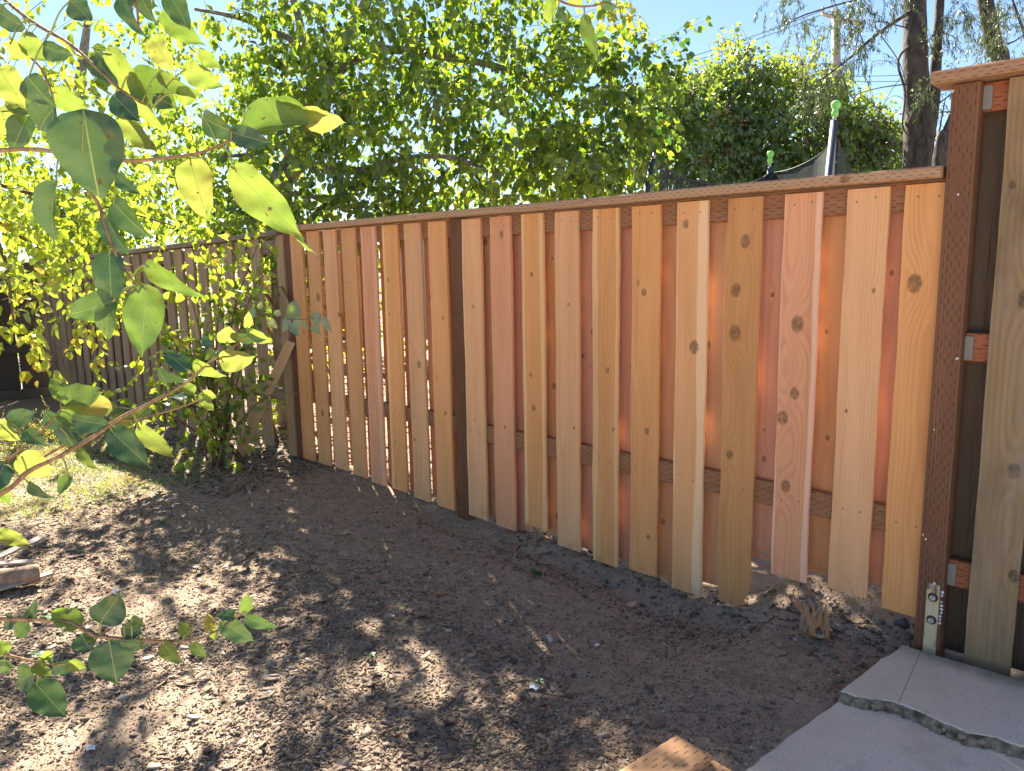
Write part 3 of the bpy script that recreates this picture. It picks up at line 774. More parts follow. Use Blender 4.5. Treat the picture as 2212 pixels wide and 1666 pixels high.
SUNB = [(250, 1000, 220, 55), (380, 1085, 70, 45), (130, 1090, 170, 40), (215, 1195, 80, 40), (450, 1185, 35, 25), (560, 1225, 60, 35), (480, 1290, 90, 40), (610, 1320, 80, 45), (690, 1375, 45, 30), (330, 1490, 170, 60), (120, 1570, 220, 65),
        (430, 1620, 170, 55), (570, 1480, 60, 50), (620, 1590, 60, 50), (1262, 1520, 55, 26), (1320, 1565, 60, 30), (1360, 1640, 90, 50), (1180, 1640, 60, 25), (820, 1600, 60, 25), (300, 1350, 60, 25), (90, 1330, 80, 25)]
def sunlit(P):  # foliage is left out here so sun reaches the chosen ground patches
    G = P-sd*(P[2]/sd[2]); x, y, z = project(G)
    if z < .3: return True
    for (bx, by, rx, ry) in SUNB:
        if ((x-bx)/rx)**2+((y-by)/ry)**2 < 1.1: return True
    return False
# ------------------------------------------------------------------ big backlit tree behind the fence
def bigtree(name, trunk, radii, limbs, clusters, label, size, tint, group=None, cat='tree', parts=300, n_leaf=11, droop=.6, keepout=None, shade=()):
    root = empty(name, trunk[0], label, cat, group)
    tl = smoothline(trunk, 6); tube('trunk', tl, np.interp(np.linspace(0, 1, len(tl)), np.linspace(0, 1, len(radii)), radii), B_TREE, root, 12, .12)
    for (pts, r0, r1) in limbs:
        pl_ = smoothline(pts, 6); tube('limb', pl_, np.linspace(r0, r1, len(pl_)), B_TREE, root, 8, .15)
    f = Foliage()
    for (x, y, d, rx, ry, rz, n, tnt) in clusters:
        c = dep(x, y, d)
        for _ in range(int(n*1.5)):
            o = inball((rx, rz, ry)); P = c+rt*o[0]+np.array([-math.cos(YAW), math.sin(YAW), 0])*o[1]+np.array([0, 0, 1])*o[2]
            if P[1] < .25 and P[2] < 1.9: P[1] = .35+random.random()*.5
            if keepout and keepout(P): continue
            if sunlit(P) and rng.random() < .9: continue
            if float(vnoise(P[0]+P[2]*.7, P[1]+P[2]*1.3, 1.7, 4)) < -.16 and rng.random() < .8: continue
            q_ = project(P)
            if q_[0] > 1365 and q_[1] > 325: continue
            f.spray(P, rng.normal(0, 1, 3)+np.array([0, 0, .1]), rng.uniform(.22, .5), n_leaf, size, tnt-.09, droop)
    for (x0, x1, y0, y1, t0, t1, n, inside) in shade:      # added sprays, mostly out of view, shading the yard outside chosen sun patches
        for _ in range(n):
            P = np.array([rng.uniform(x0, x1), rng.uniform(y0, y1), 0])+sd*rng.uniform(t0, t1)
            if sunlit(P): continue
            q = project(P)
            if not inside and q[1] > -40 and q[0] > -100 and q[0] < 2300: continue
            if inside and (q[0] > 1350 or q[1] > 460): continue
            f.spray(P, rng.normal(0, 1, 3), rng.uniform(.3, .6), 13, size*1.15, .4, droop)
    f.finish(root, L_TREE, B_TWIG, parts=parts)
    return root
T0 = dep(600, 520, 6.6); T0[2] = 0
trunkA = [T0, dep(606, 440, 6.6), dep(628, 365, 6.6), dep(672, 255, 6.7), dep(700, 175, 6.8), dep(750, 70, 6.9), dep(800, -20, 7.0), dep(850, -260, 7.2)]
limbsA = [([dep(700, 180, 6.8), dep(780, 120, 6.5), dep(860, 108, 6.3), dep(980, 125, 6.1), dep(1110, 155, 6.0), dep(1200, 210, 6.0)], .05, .018),
          ([dep(640, 350, 6.6), dep(760, 370, 6.2), dep(860, 345, 6.0), dep(960, 338, 5.9), dep(1050, 365, 5.8)], .038, .012),
          ([dep(690, 200, 6.8), dep(660, 120, 7.0), dep(640, 20, 7.3), dep(600, -80, 7.5)], .05, .03),
          ([dep(720, 130, 6.8), dep(640, 90, 6.4), dep(520, 40, 6.2), dep(420, 20, 6.0)], .035, .012),
          ([dep(660, 290, 6.7), dep(560, 330, 6.4), dep(450, 340, 6.2)], .03, .01),
          ([dep(600, 420, 6.6), dep(660, 420, 6.2), dep(720, 445, 6.1), dep(770, 450, 6.0)], .025, .01)]
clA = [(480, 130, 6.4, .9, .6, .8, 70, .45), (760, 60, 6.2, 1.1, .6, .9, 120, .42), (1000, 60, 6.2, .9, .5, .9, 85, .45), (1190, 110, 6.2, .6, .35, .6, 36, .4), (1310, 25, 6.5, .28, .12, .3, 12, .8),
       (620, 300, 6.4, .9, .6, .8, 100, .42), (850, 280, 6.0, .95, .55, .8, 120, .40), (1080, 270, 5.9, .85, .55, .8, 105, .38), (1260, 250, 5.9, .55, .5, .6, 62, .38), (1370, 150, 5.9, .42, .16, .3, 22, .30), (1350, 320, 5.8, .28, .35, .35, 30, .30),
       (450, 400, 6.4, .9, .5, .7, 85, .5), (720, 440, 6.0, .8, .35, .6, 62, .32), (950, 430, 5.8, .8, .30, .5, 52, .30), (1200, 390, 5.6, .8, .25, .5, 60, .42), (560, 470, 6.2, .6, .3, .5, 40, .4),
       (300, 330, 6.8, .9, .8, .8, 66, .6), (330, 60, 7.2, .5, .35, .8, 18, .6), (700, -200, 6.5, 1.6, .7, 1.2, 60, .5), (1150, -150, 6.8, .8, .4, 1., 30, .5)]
bigtree('backlit_tree', trunkA, [.11, .10, .095, .085, .08, .06, .05, .03], limbsA, clA, 'large leafy tree with glowing backlit leaves leaning over the new fence', .068, .42, n_leaf=13, shade=[(-5.5, 1.5, -3.0, -.85, 6.0, 9.5, 330, False), (-4.0, 1.0, -.9, .5, 4.5, 9.0, 50, True), (-1.7, 1.6, -1.5, -.75, 6.3, 9.3, 210, False), (-4.2, -1.6, -.95, .2, 6, 9.5, 60, False)])
# second tree further left and behind, beyond the old fence
T1 = dep(210, 560, 9.5); T1[2] = 0
bigtree('garden_tree', [T1, dep(205, 450, 9.5), dep(170, 250, 9.6), dep(190, 40, 9.7)], [.12, .10, .08, .04], [([dep(190, 330, 9.5), dep(90, 250, 9.2), dep(20, 200, 9)], .04, .015)],
        [(60, 420, 8.6, 1.3, .8, .9, 170, .55), (250, 470, 9.2, 1.2, .6, .9, 170, .5), (420, 330, 9.8, 1.2, .9, .9, 120, .5), (30, 300, 9.0, .8, .5, .8, 40, .55), (-150, 330, 9.0, 1.2, 1.0, 1., 60, .6)],
        'bright yellow green tree standing beyond the old grey fence', .07, .65, parts=0)
# background hedge / far trees: block the horizon
def hedge(name, label, cl, size, tint, cat='hedge'):
    root = empty(name, onZ(cl[0][0], 700, 0)*[1, 1, 0], label, cat)
    c0 = dep(cl[0][0], cl[0][1], cl[0][2]); root.location = (float(c0[0]), float(c0[1]), 0)
    for k in range(4):
        b = np.array([c0[0]+rng.normal(0, .3), c0[1]+rng.normal(0, .3), 0]); tube('stem', smoothline([b, b+[.1, 0, .6], c0+rng.normal(0, .3, 3)], 4), np.linspace(.03, .01, 9), B_TWIG, root, 6)
    f = Foliage()
    for (x, y, d, rx, ry, rz, n, tnt) in cl:
        c = dep(x, y, d)
        for _ in range(n):
            o = inball((rx, rz, ry)); P = c+rt*o[0]+np.array([-math.cos(YAW), math.sin(YAW), 0])*o[1]+np.array([0, 0, 1])*o[2]
            if P[2] < .05: continue
            f.spray(P, rng.normal(0, 1, 3), .35, 10, size, tnt, .4)
    f.finish(root, L_TREE, B_TWIG, parts=0); return root
hedge('garden_hedge', 'yellow green hedge seen through the gaps of the left fence bay', [(760, 700, 12.5, 2.2, .9, .8, 150, .6), (500, 640, 12.0, 1.6, 1.0, .8, 130, .4), (900, 560, 13., 1.6, 1.0, .8, 110, .45)], .085, .6)
hedge('dark_hedge', 'deep green hedge in the distance beyond the old grey fence', [(250, 640, 13.5, 2.6, 1.2, .8, 190, .25), (560, 520, 14.5, 2.4, 1.2, .8, 150, .3), (0, 560, 14., 1.8, 1.4, .8, 110, .4)], .10, .3)
hedge('back_hedge', 'far green hedge low behind the big backlit tree', [(1250, 400, 14.5, 2.6, .9, .8, 190, .45), (1000, 470, 14., 1.6, .6, .6, 80, .5)], .10, .4)
hedge('ivy_bush', 'small lit green bush just behind the old split post', [(570, 640, 6.9, .28, .55, .25, 26, .35), (575, 850, 6.6, .25, .3, .25, 16, .5)], .055, .4, 'bush')
hedge('lime_bush', 'low lime green bush behind the gaps beside the split post', [(720, 775, 7.6, .45, .22, .3, 26, .8)], .05, .8, 'bush')

# ------------------------------------------------------------------ bramble mound
bc = dep(1660, 330, 9.0)
bram = empty('bramble_bush', (bc[0], bc[1], 0), 'big rounded bramble bush heavy with dark berry clusters behind the trampoline', 'bush')
f = Foliage(); BV = []
fwh = np.array([-math.cos(YAW), math.sin(YAW), 0])
lobes = [(1660, 340, 9.3, 1.15, 1.15, 1.1), (1500, 330, 9.0, .7, .95, .8), (1580, 240, 9.3, .75, .75, .8), (1760, 330, 9.2, .8, .75, .8), (1870, 330, 9.2, .55, .45, .7), (1430, 270, 9.1, .45, .55, .6), (1680, 480, 9.3, 1.6, 1.2, 1.1)]
lc = [(dep(x, y, d+.7), np.array([rx, rz, ry])*1.04) for x, y, d, rx, ry, rz in lobes]
lc_ = [(dep(x, y, d), np.array([rx, rz, ry])) for x, y, d, rx, ry, rz in lobes]
for k, (c, r) in enumerate(lc):
    nn = int(560*(r[0]*r[2])**.8)
    for _ in range(nn):
        d = rng.normal(0, 1, 3); d /= np.linalg.norm(d)
        if d[1] > .35: d[1] *= -1
        q = rng.uniform(.78, 1.03)*(1+.10*math.sin(d[0]*7+k)+.08*math.sin(d[2]*9+k*2))
        P = c+rt*d[0]*r[0]*q+fwh*d[1]*r[1]*q+np.array([0, 0, 1])*d[2]*r[2]*q
        if P[2] < .1: continue
        inside = any(((((P-c2)@rt)/r2[0])**2+(((P-c2)@fwh)/r2[1])**2+((P[2]-c2[2])/r2[2])**2) < .45 for c2, r2 in lc)
        if inside: continue
        out = rt*d[0]+fwh*d[1]+np.array([0, 0, 1])*(d[2]+.25)
        tn = .25+.35*max(0, d[2])+.1*rng.random()
        f.spray(P-out*.12, out, rng.uniform(.2, .42), 9, .062, tn, .8, .14)
        if rng.random() < .13 and P[2] > 1.2 and d[2] < .7:
            cc_ = P+out*.08
            for _ in range(12): BV.append(cc_+rng.normal(0, 1, 3)*np.array([.035, .035, .07]))
f.finish(bram, L_BRAM, B_BRAM, ratio=.8, parts=300, twr=.003)
oct_v = np.array([[1, 0, 0], [-1, 0, 0], [0, 1, 0], [0, -1, 0], [0, 0, 1], [0, 0, -1]], float); oct_f = np.array([[0, 2, 4], [2, 1, 4], [1, 3, 4], [3, 0, 4], [2, 0, 5], [1, 2, 5], [3, 1, 5], [0, 3, 5]])
BV = np.array(BV); V = (BV[:, None, :]+oct_v[None]*.017).reshape(-1, 3); Fo = (oct_f[None]+np.arange(len(BV))[:, None, None]*6).reshape(-1, 3)
fastmesh('berries', V, Fo, BERRY, bram)
for k in range(7):
    c, r = lc[k % 6]; a = rng.uniform(-1, 1)
    s0 = c+rt*a*r[0]*.7-fwh*r[1]*1.0+np.array([0, 0, .2]); 
    tube('cane', smoothline([s0, s0+[.2*a, -.1, .25], s0+[.5*a, -.15, .2], s0+[.8*a, -.1, -.25]], 5), .0035, B_BRAM, bram, 5)
# dark inside of the bush: a tangle of dead canes and leaves
f2 = Foliage()
for (c, r) in lc:
    for _ in range(int(260*r[0]*r[2])):
        o = inball(r*.8); P = c+rt*o[0]+fwh*o[1]+np.array([0, 0, 1])*o[2]
        if P[2] > .1: f2.spray(P, rng.normal(0, 1, 3), .5, 9, .085, .3, .3, .1)
f2.finish(bram, L_BRAM, B_BRAM, parts=0, twr=.004, foliage='inner_foliage', twigname='inner_canes')

# ------------------------------------------------------------------ trampoline behind the fence
tr0 = dep(1600, 420, 7.4)
tramp = empty('trampoline', (tr0[0], tr0[1], 0), 'trampoline enclosure with dark padded poles, black net and lime green pole caps', 'trampoline')
def tpole(xb, yb_, xt, yt, d0, d1, r=.028, cap=True):
    a = dep(xb, yb_, d0); b = dep(xt, yt, d1); dirv = (b-a)/np.linalg.norm(b-a)
    g = a-dirv*(a[2]/dirv[2])
    tube('pole_pad', [g, g+(b-g)*.5, b], r, PAD, tramp, 12)
    tube('pole', [b, b+dirv*.045], r*.5, SILVER, tramp, 10)
    if cap:
        pts = [b+dirv*t for t in (.035, .045, .07, .095, .105, .125, .15, .165, .17)]
        tube('pole_cap', pts, [r*.5, r*.9, r*1.0, r*.85, r*.8, r*1.3, r*1.45, r*1.1, r*.5], LIME, tramp, 12)
    return b
pA = tpole(1397, 412, 1411, 345, 5.9, 5.9, .027, False)
pB = tpole(1790, 374, 1802, 262, 6.2, 6.25, .028)
pC = tpole(1662, 385, 1663, 362, 7.9, 7.9, .026)
def netpanel(top, bot):
    n = len(top); V = [tuple(p) for p in top]+[tuple(p) for p in bot]
    c = np.mean(V, 0); V = [tuple(np.array(v)-c) for v in V]
    o = meshobj('net', V, [(i, i+1, n+i+1, n+i) for i in range(n-1)], NET, tramp, c)
    tube('net_edge', np.array(top), .006, WIRE, tramp, 5)
def dn(p, z=.8): q = np.array(p, float); q[2] = z; return q
tl_ = [dep(1424, 350, 6.2), dep(1450, 372, 6.4), dep(1490, 388, 6.6), dep(1540, 399, 7.0), dep(1590, 402, 7.2), dep(1640, 388, 7.7), dep(1664, 372, 7.9)]
tl_ = smoothline(tl_, 4); netpanel(tl_, [dn(p) for p in tl_])
tr_ = [dep(1664, 374, 7.9), dep(1700, 368, 7.6), dep(1740, 352, 7.3), dep(1775, 330, 7.0), dep(1806, 302, 6.4), dep(1820, 330, 6.6), dep(1838, 365, 6.8), dep(1860, 390, 7.2)]
tr_ = smoothline(tr_, 4); netpanel(tr_, [dn(p) for p in tr_])

# ------------------------------------------------------------------ conifers on the right
def conifer(name, label, stems, sprays, extra=(), group=None):
    b = np.array(stems[0][0][0]); root = empty(name, (b[0], b[1], 0), label, 'tree', group)
    for pts, rad in stems:
        pl_ = smoothline(pts, 8); tube('trunk', pl_, np.interp(np.linspace(0, 1, len(pl_)), np.linspace(0, 1, len(rad)), rad), B_CED, root, 14, .10)
    for pts, r0 in extra:
        pl_ = smoothline(pts, 6); tube('branch', pl_, np.linspace(r0, r0*.35, len(pl_)), B_CED, root, 6, .15)
    f = Foliage()
    for (x, y, d, rx, ry, n) in sprays:
        for _ in range(n):
            o = inball((rx, .3, ry)); P = dep(x, y, d)+rt*o[0]+fwh*o[1]+np.array([0, 0, 1])*o[2]
            dr = rng.normal(0, 1, 3)+np.array([0, 0, -.4])
            for _ in range(2): f.spray(P+rng.normal(0, .04, 3), dr+rng.normal(0, .35, 3), rng.uniform(.12, .28), 20, .040, .3, .8, .25, .55)
            f.L[-14:] = [l*.9 for l in f.L[-14:]]
    f.finish(root, L_CED, B_CED, ratio=.22, parts=0, twr=.0028)
    return root
g1 = dep(1985, 360, 8.0); g1[2] = 0
conifer('conifer_tree', 'tall two stemmed conifer with dark trunks rising just left of the thick corner post',
        [([g1, dep(1984, 330, 8.0), dep(1980, 230, 8.0), dep(1977, 100, 8.0), dep(1974, -60, 8.1), dep(1970, -300, 8.2)], [.17, .15, .125, .12, .11, .09]),
         ([dep(1992, 330, 8.0), dep(2003, 285, 8.0), dep(2017, 210, 8.0), dep(2024, 100, 8.0), dep(2032, -40, 8.1), dep(2040, -250, 8.2)], [.09, .085, .06, .05, .045, .03])],
        [(1800, 60, 7.6, .45, .30, 34), (1790, 170, 7.5, .28, .25, 26), (1770, 215, 7.5, .10, .25, 12), (1700, 15, 7.5, .3, .12, 12), (1880, 25, 7.6, .35, .18, 28), (1840, 110, 7.4, .25, .2, 12), (2060, 60, 7.6, .25, .2, 14), (1900, -80, 7.8, .8, .3, 40), (2090, 165, 7.7, .3, .14, 14), (1995, 190, 7.7, .12, .2, 8), (2110, 40, 7.8, .4, .25, 24), (2050, 220, 7.7, .1, .08, 5)],
        [([dep(1975, 20, 8), dep(1900, 70, 7.8), dep(1830, 130, 7.6), dep(1770, 175, 7.5)], .022), ([dep(1975, 90, 8), dep(1940, 130, 7.8), dep(1955, 200, 7.7), dep(1950, 270, 7.6), dep(1970, 305, 7.8)], .016), ([dep(1960, 60, 8), dep(1890, 50, 7.8), dep(1940, 130, 7.7), dep(1960, 190, 7.7)], .008),
         ([dep(1975, 180, 8), dep(1900, 190, 7.7), dep(1830, 210, 7.5)], .008), ([dep(2020, 230, 8), dep(2060, 200, 7.8), dep(2120, 160, 7.7)], .010), ([dep(1975, -20, 8), dep(1850, 0, 7.6), dep(1720, 40, 7.4), dep(1690, 75, 7.4)], .012), ([dep(1978, 150, 8), dep(1940, 175, 7.8), dep(1900, 240, 7.7)], .006),
         ([dep(1996, 300, 7.9), dep(2025, 290, 7.8), dep(2035, 250, 7.8), dep(2042, 215, 7.8)], .012), ([dep(2025, 290, 7.8), dep(2050, 270, 7.8)], .008), ([dep(1985, 310, 7.85), dep(1998, 285, 7.8), dep(1992, 225, 7.8)], .014)])
stp = dep(2035, 330, 7.6); sb = stp.copy(); sb[2] = 0
snag = tube('tree_snag', smoothline([sb, dep(2030, 345, 7.6), dep(2042, 290, 7.6), dep(2052, 250, 7.6)], 5), np.linspace(.085, .012, 16), B_CED, None, 12, .5)
tag(snag, 'rough broken tree snag against the left side of the thick corner post', 'tree')
g2 = dep(2160, 200, 8.5); g2[2] = 0
conifer('slim_conifer', 'slimmer conifer trunk rising above the tall fence cap at the right edge',
        [([g2, dep(2160, 200, 8.5), dep(2147, 100, 8.5), dep(2128, 0, 8.5), dep(2095, -150, 8.6)], [.13, .10, .085, .08, .06])],
        [(2180, 60, 8.0, .3, .3, 26), (2120, 110, 8.2, .2, .15, 9), (2200, 0, 8, .3, .2, 20)],
        [([dep(2235, 140, 8.2), dep(2205, 50, 8.1), dep(2180, -20, 8.1)], .02), ([dep(2150, 100, 8.5), dep(2190, 90, 8.2), dep(2230, 60, 8)], .012)])

# ------------------------------------------------------------------ utility pole and wires
up0 = dep(1806, 200, 24.); base = up0.copy(); base[2] = 0
upole = empty('utility_pole', base, 'pale wooden utility pole with a crossarm above the bramble bush', 'utility pole')
tp = dep(1806, 24, 24.)
tube('shaft', [base, up0, tp], [.17, .145, .13], B_POLE, upole, 12)
ca = dep(1775, 30, 23.8); cb_ = dep(1855, 52, 23.8)
tube('crossarm', [ca, cb_], .06, B_POLE, upole, 4, smooth=False)
for t in (.03, .3, .75, .97):
    p = ca+(cb_-ca)*t; tube('insulator', [p+[0, 0, .05], p+[0, 0, .10], p+[0, 0, .14], p+[0, 0, .2]], [.03, .055, .035, .05], CERAM, upole, 8)
up2_ = dep(1828, 195, 40.); b2 = up2_.copy(); b2[2] = 0
o = tube('far_utility_pole', [b2, up2_, dep(1828, 160, 40.)], [.17, .13, .12], B_POLE, None, 8); tag(o, 'thin distant pole just right of the pale utility pole', 'utility pole')
def wire(a, b, sag, label, r=.012):
    a = np.array(a); b = np.array(b); pts = [a+(b-a)*t-np.array([0, 0, sag*4*t*(1-t)]) for t in np.linspace(0, 1, 15)]
    o = tube('power_wire', pts, r, WIRE, None, 5); tag(o, label, 'wire')
wire(dep(1250, 190, 26), dep(1778, 22, 24), .15, 'upper of the two wires running left from the utility pole crossarm')
wire(dep(1250, 205, 26), dep(1800, 22, 24), .15, 'lower of the two wires running left from the utility pole crossarm')
wire(dep(1560, 132, 30), dep(1800, 55, 24), .1, 'single wire meeting the utility pole just below its crossarm')
wire(dep(1810, 165, 24), dep(2300, 120, 28), .2, 'upper of two level wires to the right of the utility pole', .01)
wire(dep(1810, 176, 24), dep(2300, 138, 28), .2, 'lower of two level wires to the right of the utility pole', .01)
wire(dep(1810, 160, 24), dep(2080, 255, 12), .1, 'drooping service wire dropping right behind the two stemmed conifer', .008)
wire(dep(1910, 247, 20), dep(2100, 238, 20), .02, 'thick wire low between the conifer trunks and the corner post', .018)

# ------------------------------------------------------------------ neighbour's garden seen through the gaps
nb = empty('neighbour_fence', onY(740, 600, 4.2)*[1, 1, 0], 'pinkish cedar fence with lattice glimpsed through the left bay gaps', 'fence')
xa = float(onY(560, 600, 4.2)[0]); xb = float(onY(782, 600, 4.2)[0])
k = 0; x = xa
while x < xb:
    o = plank('picket', x, x+.135, 4.2, 4.22, 0.05, 1.62, W_BACK, nb, (1.15, 1.0, 1.0)); x += .142; k += 1
zt1 = float(onY(740, 548, 4.2)[2])
railx('cap_rail', xa, xb+.05, 4.12, 4.26, 1.67, 1.67, .045, W_BACK, nb, (1.2, 1.1, 1.))
lx = xb+.06
for i in range(9):
    for s_ in (1, -1):
        o = meshobj('lattice_strip', *boxvf((-.17, 0 if s_ > 0 else .012, -.012), (.17, .010 if s_ > 0 else .022, .012)), WHITE, nb, (lx+.12, 4.2, .25+i*.17)); o.rotation_euler = (0, s_*math.pi/4, 0)
pg = empty('garden_shed', onY(860, 600, 4.6)*[1, 1, 0], 'pale grey green boarded shed wall glimpsed through gaps of the left bay', 'shed')
sx0 = float(onY(826, 600, 4.6)[0]); sx1 = float(onY(948, 600, 4.6)[0]); sx = sx0
while sx < sx1:
    box('siding_board', (sx, 4.6, .35), (sx+.19, 4.63, 1.95), PALEG, pg, .003); sx += .196
box('back_wall', (sx0, 4.66, .3), (sx1+.1, 4.9, 1.95), PALEG, pg)
box('roof', (sx0-.1, 4.5, 1.952), (sx1+.2, 5.0, 1.99), GREYW, pg)

# ------------------------------------------------------------------ near leaves: shaped meshes
def near_leaf_mesh(kind):
    """ovate leaf, length 1 along +Y, midrib fold, curled; kind varies the curl"""
    n, m = 18, 8; V = []; Fs = []
    curl = [.22, .55, -.35, .85, .38][kind]; fold = [.22, .40, .18, .65, .32][kind]; tw_ = [.2, -.6, .7, .5, -.35][kind]
    rs = random.Random(kind+5)
    for i in range(n+1):
        t = i/n
        w_ = .5*(math.sin(math.pi*t**.72)**.62)*(1-.30*t**2) if 0 < t < 1 else 0
        if t > .82: w_ *= (1-((t-.82)/.18)**.8*.75)
        for j in range(-m//2, m//2+1):
            u = j/(m/2); x_ = u*w_
            wav = .045*math.sin(t*13+u*3+kind)*abs(u)+.012*math.sin(t*29+kind*2)*abs(u)
            z = fold*abs(x_)**1.25*1.0+wav - curl*(t**2)*.5
            a = tw_*t; x2 = x_*math.cos(a)-z*math.sin(a)*.3; z2 = z+x_*math.sin(a)
            yb_ = t*(1-.08*abs(curl)) - (.06*(abs(u)**2)*(1-t)**3 if t < .35 else 0)
            V.append((x2, yb_, z2))
    q = m+1
    for i in range(n):
        for j in range(m): Fs.append((i*q+j, i*q+j+1, (i+1)*q+j+1, (i+1)*q+j))
    me = bpy.data.meshes.new('leaf'); me.from_pydata(V, [], Fs); me.materials.append(L_NEAR)
    me.polygons.foreach_set('use_smooth', [True]*len(Fs)); me.validate(); return me
NLM = [near_leaf_mesh(k) for k in range(5)]
NLM0 = NLM
# ------------------------------------------------------------------ shrub in front of the old fence
def shrub(name, label, base, stems, size, tint, parts, seedn, twl=(.18, .40), per=8):
    root = empty(name, base, label, 'shrub'); f = Foliage()
    for (x, y, d, n, tn, spreadr) in stems:
        tip = dep(x, y, d); b = np.array(base)+rng.normal(0, .03, 3)*[1, 1, 0]; b[2] = 0
        mid = b*.45+tip*.55+np.array([0, 0, .15])+rng.normal(0, .05, 3)
        pl_ = smoothline([b, b*.75+mid*.25+np.array([0, 0, .08]), mid, tip], 6)
        tube('stem', pl_, np.linspace(.011, .003, len(pl_)), B_TWIG, root, 6, .1)
        for _ in range(int(n*.75)):
            k = int((.35+.65*rng.random())*(len(pl_)-1)); P = pl_[k]+rng.normal(0, spreadr, 3)*.6
            dd = (tip-b)/np.linalg.norm(tip-b)*.6+rng.normal(0, .7, 3)
            f.spray(P, dd, rng.uniform(*twl), per, size, tn, .25, .15)
    f.finish(root, L_TREE, B_TWIG, parts=parts, twr=.0018); return root
sbp = onZ(478, 1012, .0)
shrub('poplar_shrub', 'multi stemmed leafy shrub growing from bare soil in front of the old grey fence', sbp,
      [(560, 520, 4.7, 13, .6, .10), (480, 560, 4.9, 16, .6, .12), (400, 590, 4.8, 18, .55, .14), (320, 610, 5.0, 18, .6, .14), (270, 680, 4.9, 16, .7, .14), (600, 500, 4.6, 6, .55, .05),
       (490, 700, 4.9, 12, .3, .12), (440, 760, 4.9, 17, .3, .15), (360, 720, 5.0, 18, .4, .14), (380, 850, 4.8, 13, .45, .12), (470, 830, 4.9, 7, .35, .10), (300, 830, 4.8, 10, .5, .12), (420, 930, 4.7, 7, .45, .10), (640, 850, 4.5, 2, .4, .04), (540, 700, 5.0, 4, .3, .08)],
      .060, .45, 300, 3)
# spray of pale leaves reaching over the post
L_PALE = leaf_mat('pale_leaf', [(0., (.22, .30, .20)), (1., (.42, .50, .36))], .25, (.5, .55, .45))
NLP = []
for k in range(5):
    me_ = NLM0[k].copy(); me_.materials.clear(); me_.materials.append(L_PALE); NLP.append(me_)
vine = empty('vine_spray', onY(600, 690, -.35), 'thin leafy shoot with pale grey green leaves crossing in front of the fence post', 'branch')
vp_ = smoothline([dep(500, 640, 4.4), dep(560, 672, 4.3), dep(620, 690, 4.2), dep(680, 688, 4.15)], 6)
tube('twig', vp_, np.linspace(.004, .0015, len(vp_)), B_TWIG, vine, 5)

def nleaf(parent, pbase, bx, by, tx, ty, wpx, d, tint, roll=0.0, kind=None, dz=0.0, petiole=None, meshes=None):
    """one near leaf from its stalk end to its tip; roll turns it about its length"""
    a = dep(bx, by, d); b = dep(tx, ty, d+dz); v = b-a; L = np.linalg.norm(v); v = v/L
    view = (a-CAM)/np.linalg.norm(a-CAM)
    nrm = -view; nrm = nrm-v*(nrm@v); nrm /= np.linalg.norm(nrm); s_ = np.cross(v, nrm)
    c_, s2_ = math.cos(roll), math.sin(roll); nrm2 = nrm*c_+s_*s2_; s3 = np.cross(v, nrm2)
    mm = Matrix((Vector(s3.tolist()), Vector(v.tolist()), Vector(nrm2.tolist()))).transposed()
    k = kind if kind is not None else random.randrange(5)
    W = wpx/FPX*d
    o = bpy.data.objects.new('leaf', (meshes or NLM)[k]); COL.objects.link(o); o.parent = parent
    o.rotation_mode = 'QUATERNION'; o.rotation_quaternion = mm.to_quaternion(); o.location = (a-pbase).tolist(); o.scale = (W/.95/max(.45, abs(c_)) if abs(roll) < 1.2 else W*1.2, L, (W+L)/2)
    o['tint'] = tint
    if petiole is not None:
        p = dep(petiole[0], petiole[1], d); mid = (p+a)/2+np.array([0, 0, .004])
        V_, F_ = tube_vf(smoothline([p-a, mid-a, (a-a)+v*L*.03], 4), .0009*d/.8*np.ones(9), 5)
        me = bpy.data.meshes.new('petiole'); me.from_pydata([tuple(q) for q in V_], [], F_); me.materials.append(PETI)
        po = bpy.data.objects.new('petiole', me); COL.objects.link(po); po.parent = parent; po.location = (a-pbase).tolist()
    return o
PETI = simple('leaf_stalk', (.28, .30, .08), .6)
troot = dep(-1250, 800, 1.6); troot[2] = 0
ntree = empty('poplar_tree', troot, 'near poplar tree whose leafy twigs hang into the left foreground', 'tree')
tt = [troot, troot+[0.03, .02, 1.0], troot+[-.05, .0, 2.2], troot+[.1, .1, 3.4]]
tube('trunk', smoothline(tt, 6), np.linspace(.09, .05, 19), B_TREE, ntree, 12, .1)
def nbranch(pts, r0, r1, leaves, d):
    P = [dep(x, y, dd) for x, y, dd in pts]; pl_ = smoothline(P, 6)
    br = tube('branch', pl_, np.linspace(r0, r1, len(pl_)), B_NEAR, ntree, 7, .12)
    pb = pl_[0]
    for lf in leaves:
        bx, by, tx, ty, wpx, tint, roll = lf[:7]; kind = lf[7] if len(lf) > 7 else None; dd = lf[8] if len(lf) > 8 else d
        # stalk start = nearest point of the twig
        q = [project(p)[:2] for p in pl_]; j = min(range(len(q)), key=lambda i: (q[i][0]-bx)**2+(q[i][1]-by)**2)
        pet = q[j] if 4 < math.hypot(q[j][0]-bx, q[j][1]-by) < 120 else None
        nleaf(br, pb, bx, by, tx, ty, wpx, dd, tint, roll, kind, random.uniform(-.02, .02)*d, pet)
    return br
D = .80
